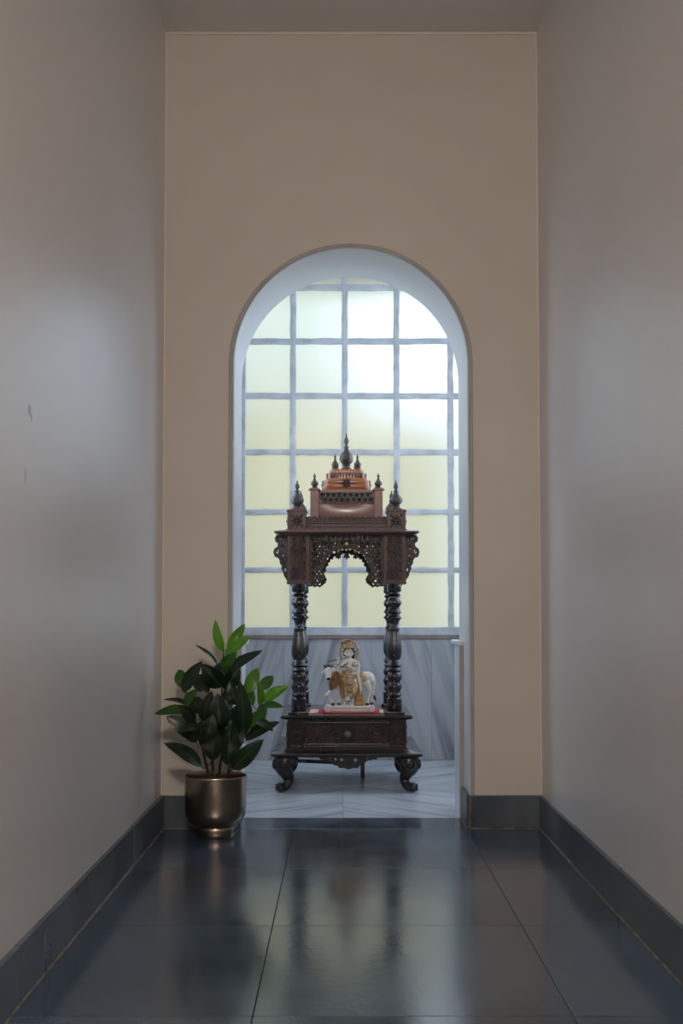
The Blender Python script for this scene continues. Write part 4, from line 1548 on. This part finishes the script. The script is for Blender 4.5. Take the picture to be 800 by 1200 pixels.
# base xyz, tip xyz, width, kind (0 old and dark, 1 middling, 2 young), face direction x and z
LEAVES = [
    (0.026, -0.01, 0.634, -0.004, -0.03, 0.744, 0.037, 2, -0.3, 0.3), (0.038, 0.0, 0.646, 0.1, 0.02, 0.731, 0.036, 2, 0.3, 0.3),
    (0.034, -0.03, 0.622, 0.119, -0.05, 0.686, 0.041, 2, 0.3, 0.5), (0.029, -0.05, 0.58, 0.078, -0.09, 0.633, 0.043, 1, 0.2, 0.5),
    (0.041, -0.03, 0.554, 0.16, -0.09, 0.645, 0.044, 0, -0.4, 0.5), (0.003, 0.02, 0.583, -0.07, 0.0, 0.663, 0.019, 0, 0.9, 0.9),
    (-0.102, -0.09, 0.502, -0.034, -0.13, 0.606, 0.051, 0, -0.2, 0.3), (-0.098, -0.03, 0.512, -0.133, -0.01, 0.573, 0.051, 1, -0.3, 0.4),
    (-0.092, -0.11, 0.458, -0.048, -0.15, 0.515, 0.034, 1, 0.2, 0.4), (-0.075, -0.08, 0.428, -0.196, -0.11, 0.435, 0.051, 1, -0.2, 1.2),
    (-0.088, -0.01, 0.444, -0.188, 0.02, 0.474, 0.024, 0, -0.2, 1.5), (-0.047, -0.07, 0.35, -0.149, -0.13, 0.421, 0.068, 0, -0.3, 0.5),
    (-0.043, -0.07, 0.249, -0.151, -0.15, 0.338, 0.055, 0, -0.3, 0.8), (-0.032, -0.11, 0.403, 0.001, -0.15, 0.506, 0.049, 0, 0.2, 0.3),
    (0.027, -0.07, 0.517, -0.032, -0.13, 0.594, 0.068, 0, -0.2, 0.5), (0.036, -0.07, 0.508, 0.09, -0.1, 0.583, 0.057, 0, 0.3, 0.4),
    (0.103, -0.13, 0.353, 0.103, -0.17, 0.541, 0.06, 0, 0.4, 0.1), (0.108, 0.0, 0.492, 0.143, 0.02, 0.577, 0.05, 2, 0.3, 0.2),
    (0.151, 0.03, 0.501, 0.195, 0.06, 0.547, 0.041, 1, 0.3, 0.6), (0.155, -0.03, 0.448, 0.152, -0.05, 0.536, 0.031, 2, 0.6, 0.2),
    (0.167, 0.0, 0.462, 0.251, -0.03, 0.518, 0.042, 2, 0.1, 0.6), (0.152, -0.01, 0.441, 0.238, -0.05, 0.449, 0.036, 1, 0.2, 1.0),
    (0.12, -0.05, 0.374, 0.181, -0.08, 0.445, 0.053, 1, 0.3, 0.3), (0.109, -0.07, 0.337, 0.225, -0.13, 0.406, 0.044, 0, 0.2, 0.8),
    (0.067, -0.09, 0.241, 0.173, -0.13, 0.344, 0.059, 0, 0.3, 0.5), (0.002, -0.11, 0.273, 0.006, -0.13, 0.394, 0.064, 0, -0.1, 0.2),
    (0.054, -0.13, 0.26, 0.065, -0.16, 0.397, 0.058, 0, 0.2, 0.2), (-0.029, -0.13, 0.332, -0.032, -0.16, 0.411, 0.049, 0, -0.3, 0.3),
    (0.083, -0.13, 0.308, 0.087, -0.15, 0.44, 0.05, 0, 0.2, 0.2), (0.028, -0.13, 0.394, 0.022, -0.15, 0.499, 0.064, 0, 0, 0.2),
    (-0.016, -0.14, 0.341, 0.007, -0.16, 0.432, 0.053, 0, 0.2, 0.3), (-0.061, -0.09, 0.401, -0.108, -0.13, 0.46, 0.042, 0, -0.2, 0.6),
    (-0.03, -0.13, 0.377, -0.099, -0.18, 0.382, 0.035, 0, -0.1, 1.0), (0.024, 0.02, 0.448, 0.069, 0.07, 0.502, 0.058, 0, 0.2, 0.3),
    (-0.027, 0.02, 0.491, -0.081, 0.06, 0.553, 0.058, 0, -0.2, 0.3), (0.053, 0.02, 0.39, 0.106, 0.07, 0.443, 0.058, 0, 0.2, 0.3),
    (-0.048, 0.02, 0.419, -0.098, 0.07, 0.472, 0.058, 0, -0.2, 0.3), (0.019, 0.0, 0.364, 0.021, 0.04, 0.453, 0.065, 0, 0, 0.1),
    (-0.017, 0.0, 0.292, -0.052, 0.05, 0.366, 0.058, 0, 0, 0.1), (0.048, 0.0, 0.292, 0.057, 0.05, 0.373, 0.058, 0, 0, 0.1),
    (0.126, 0.05, 0.445, 0.088, 0.10, 0.519, 0.044, 1, -0.2, 0.3), (0.15, -0.13, 0.405, 0.209, -0.19, 0.384, 0.035, 0, 0.2, 1.0),
    (-0.006, 0.02, 0.541, 0.032, 0.07, 0.596, 0.051, 0, 0.1, 0.3), (0.019, -0.07, 0.329, 0.007, -0.09, 0.415, 0.057, 0, 0.1, 0.3),
    (0.086, -0.11, 0.458, 0.06, -0.13, 0.536, 0.049, 0, -0.2, 0.3), (-0.068, 0.01, 0.32, -0.116, 0.07, 0.356, 0.043, 0, -0.2, 0.6),
]


def leaf(i, bx, by, bz, tx, ty, tz, w, kind, nx, nz):
    rg = random.Random(100 + i)
    B, T = Vector((bx, by, bz)), Vector((tx, ty, tz))
    d = T - B
    L = d.length
    d.normalize()
    nrm = Vector((nx + rg.uniform(-.15, .15), -1, nz + rg.uniform(-.15, .15)))
    nrm = (nrm - d * nrm.dot(d)).normalized()
    side = d.cross(nrm)
    bm = bmesh.new()
    uvl = bm.loops.layers.uv.new('UVMap')
    n = 9
    bow = rg.uniform(.04, .11) * L
    fold = rg.uniform(.12, .30)
    rows = []
    for k in range(n + 1):
        t = k / n
        c = B + d * (L * t) + nrm * (bow * math.sin(PI * min(1, t * 1.05)) - bow * .9 * t * t)
        hw = w / 2 * (math.sin(PI * min(1, t ** .85 * .97 + .03)) ** .75) * (1 if t < .99 else .05)
        row = []
        for q, u in ((-1, 0), (-.5, .25), (0, .5), (.5, .75), (1, 1)):
            row.append((bm.verts.new(c + side * (hw * q) + nrm * (fold * hw * abs(q) - .10 * hw * (abs(q) == 1) * math.sin(5 * t + i))), (u, t)))
        rows.append(row)
    for a, b in zip(rows, rows[1:]):
        for k in range(4):
            f = bm.faces.new((a[k][0], a[k + 1][0], b[k + 1][0], b[k][0]))
            for lp, uv in zip(f.loops, (a[k][1], a[k + 1][1], b[k + 1][1], b[k][1])):
                lp[uvl].uv = uv
    near = min(stem_pts, key=lambda p: (p - B).length + max(0, p.z - B.z) * 2)
    if (near - B).length > .004:
        mid = (near + B) / 2 + Vector((0, 0, -.2 * (near - B).length))
        f0 = len(bm.faces)
        tube(bm, spline([near, mid, B + d * .004], 3), .0017, 5)
    return mk('leaf', bm, LEAF[kind], plant, 180)


for i, a in enumerate(LEAVES):
    leaf(i, *a)
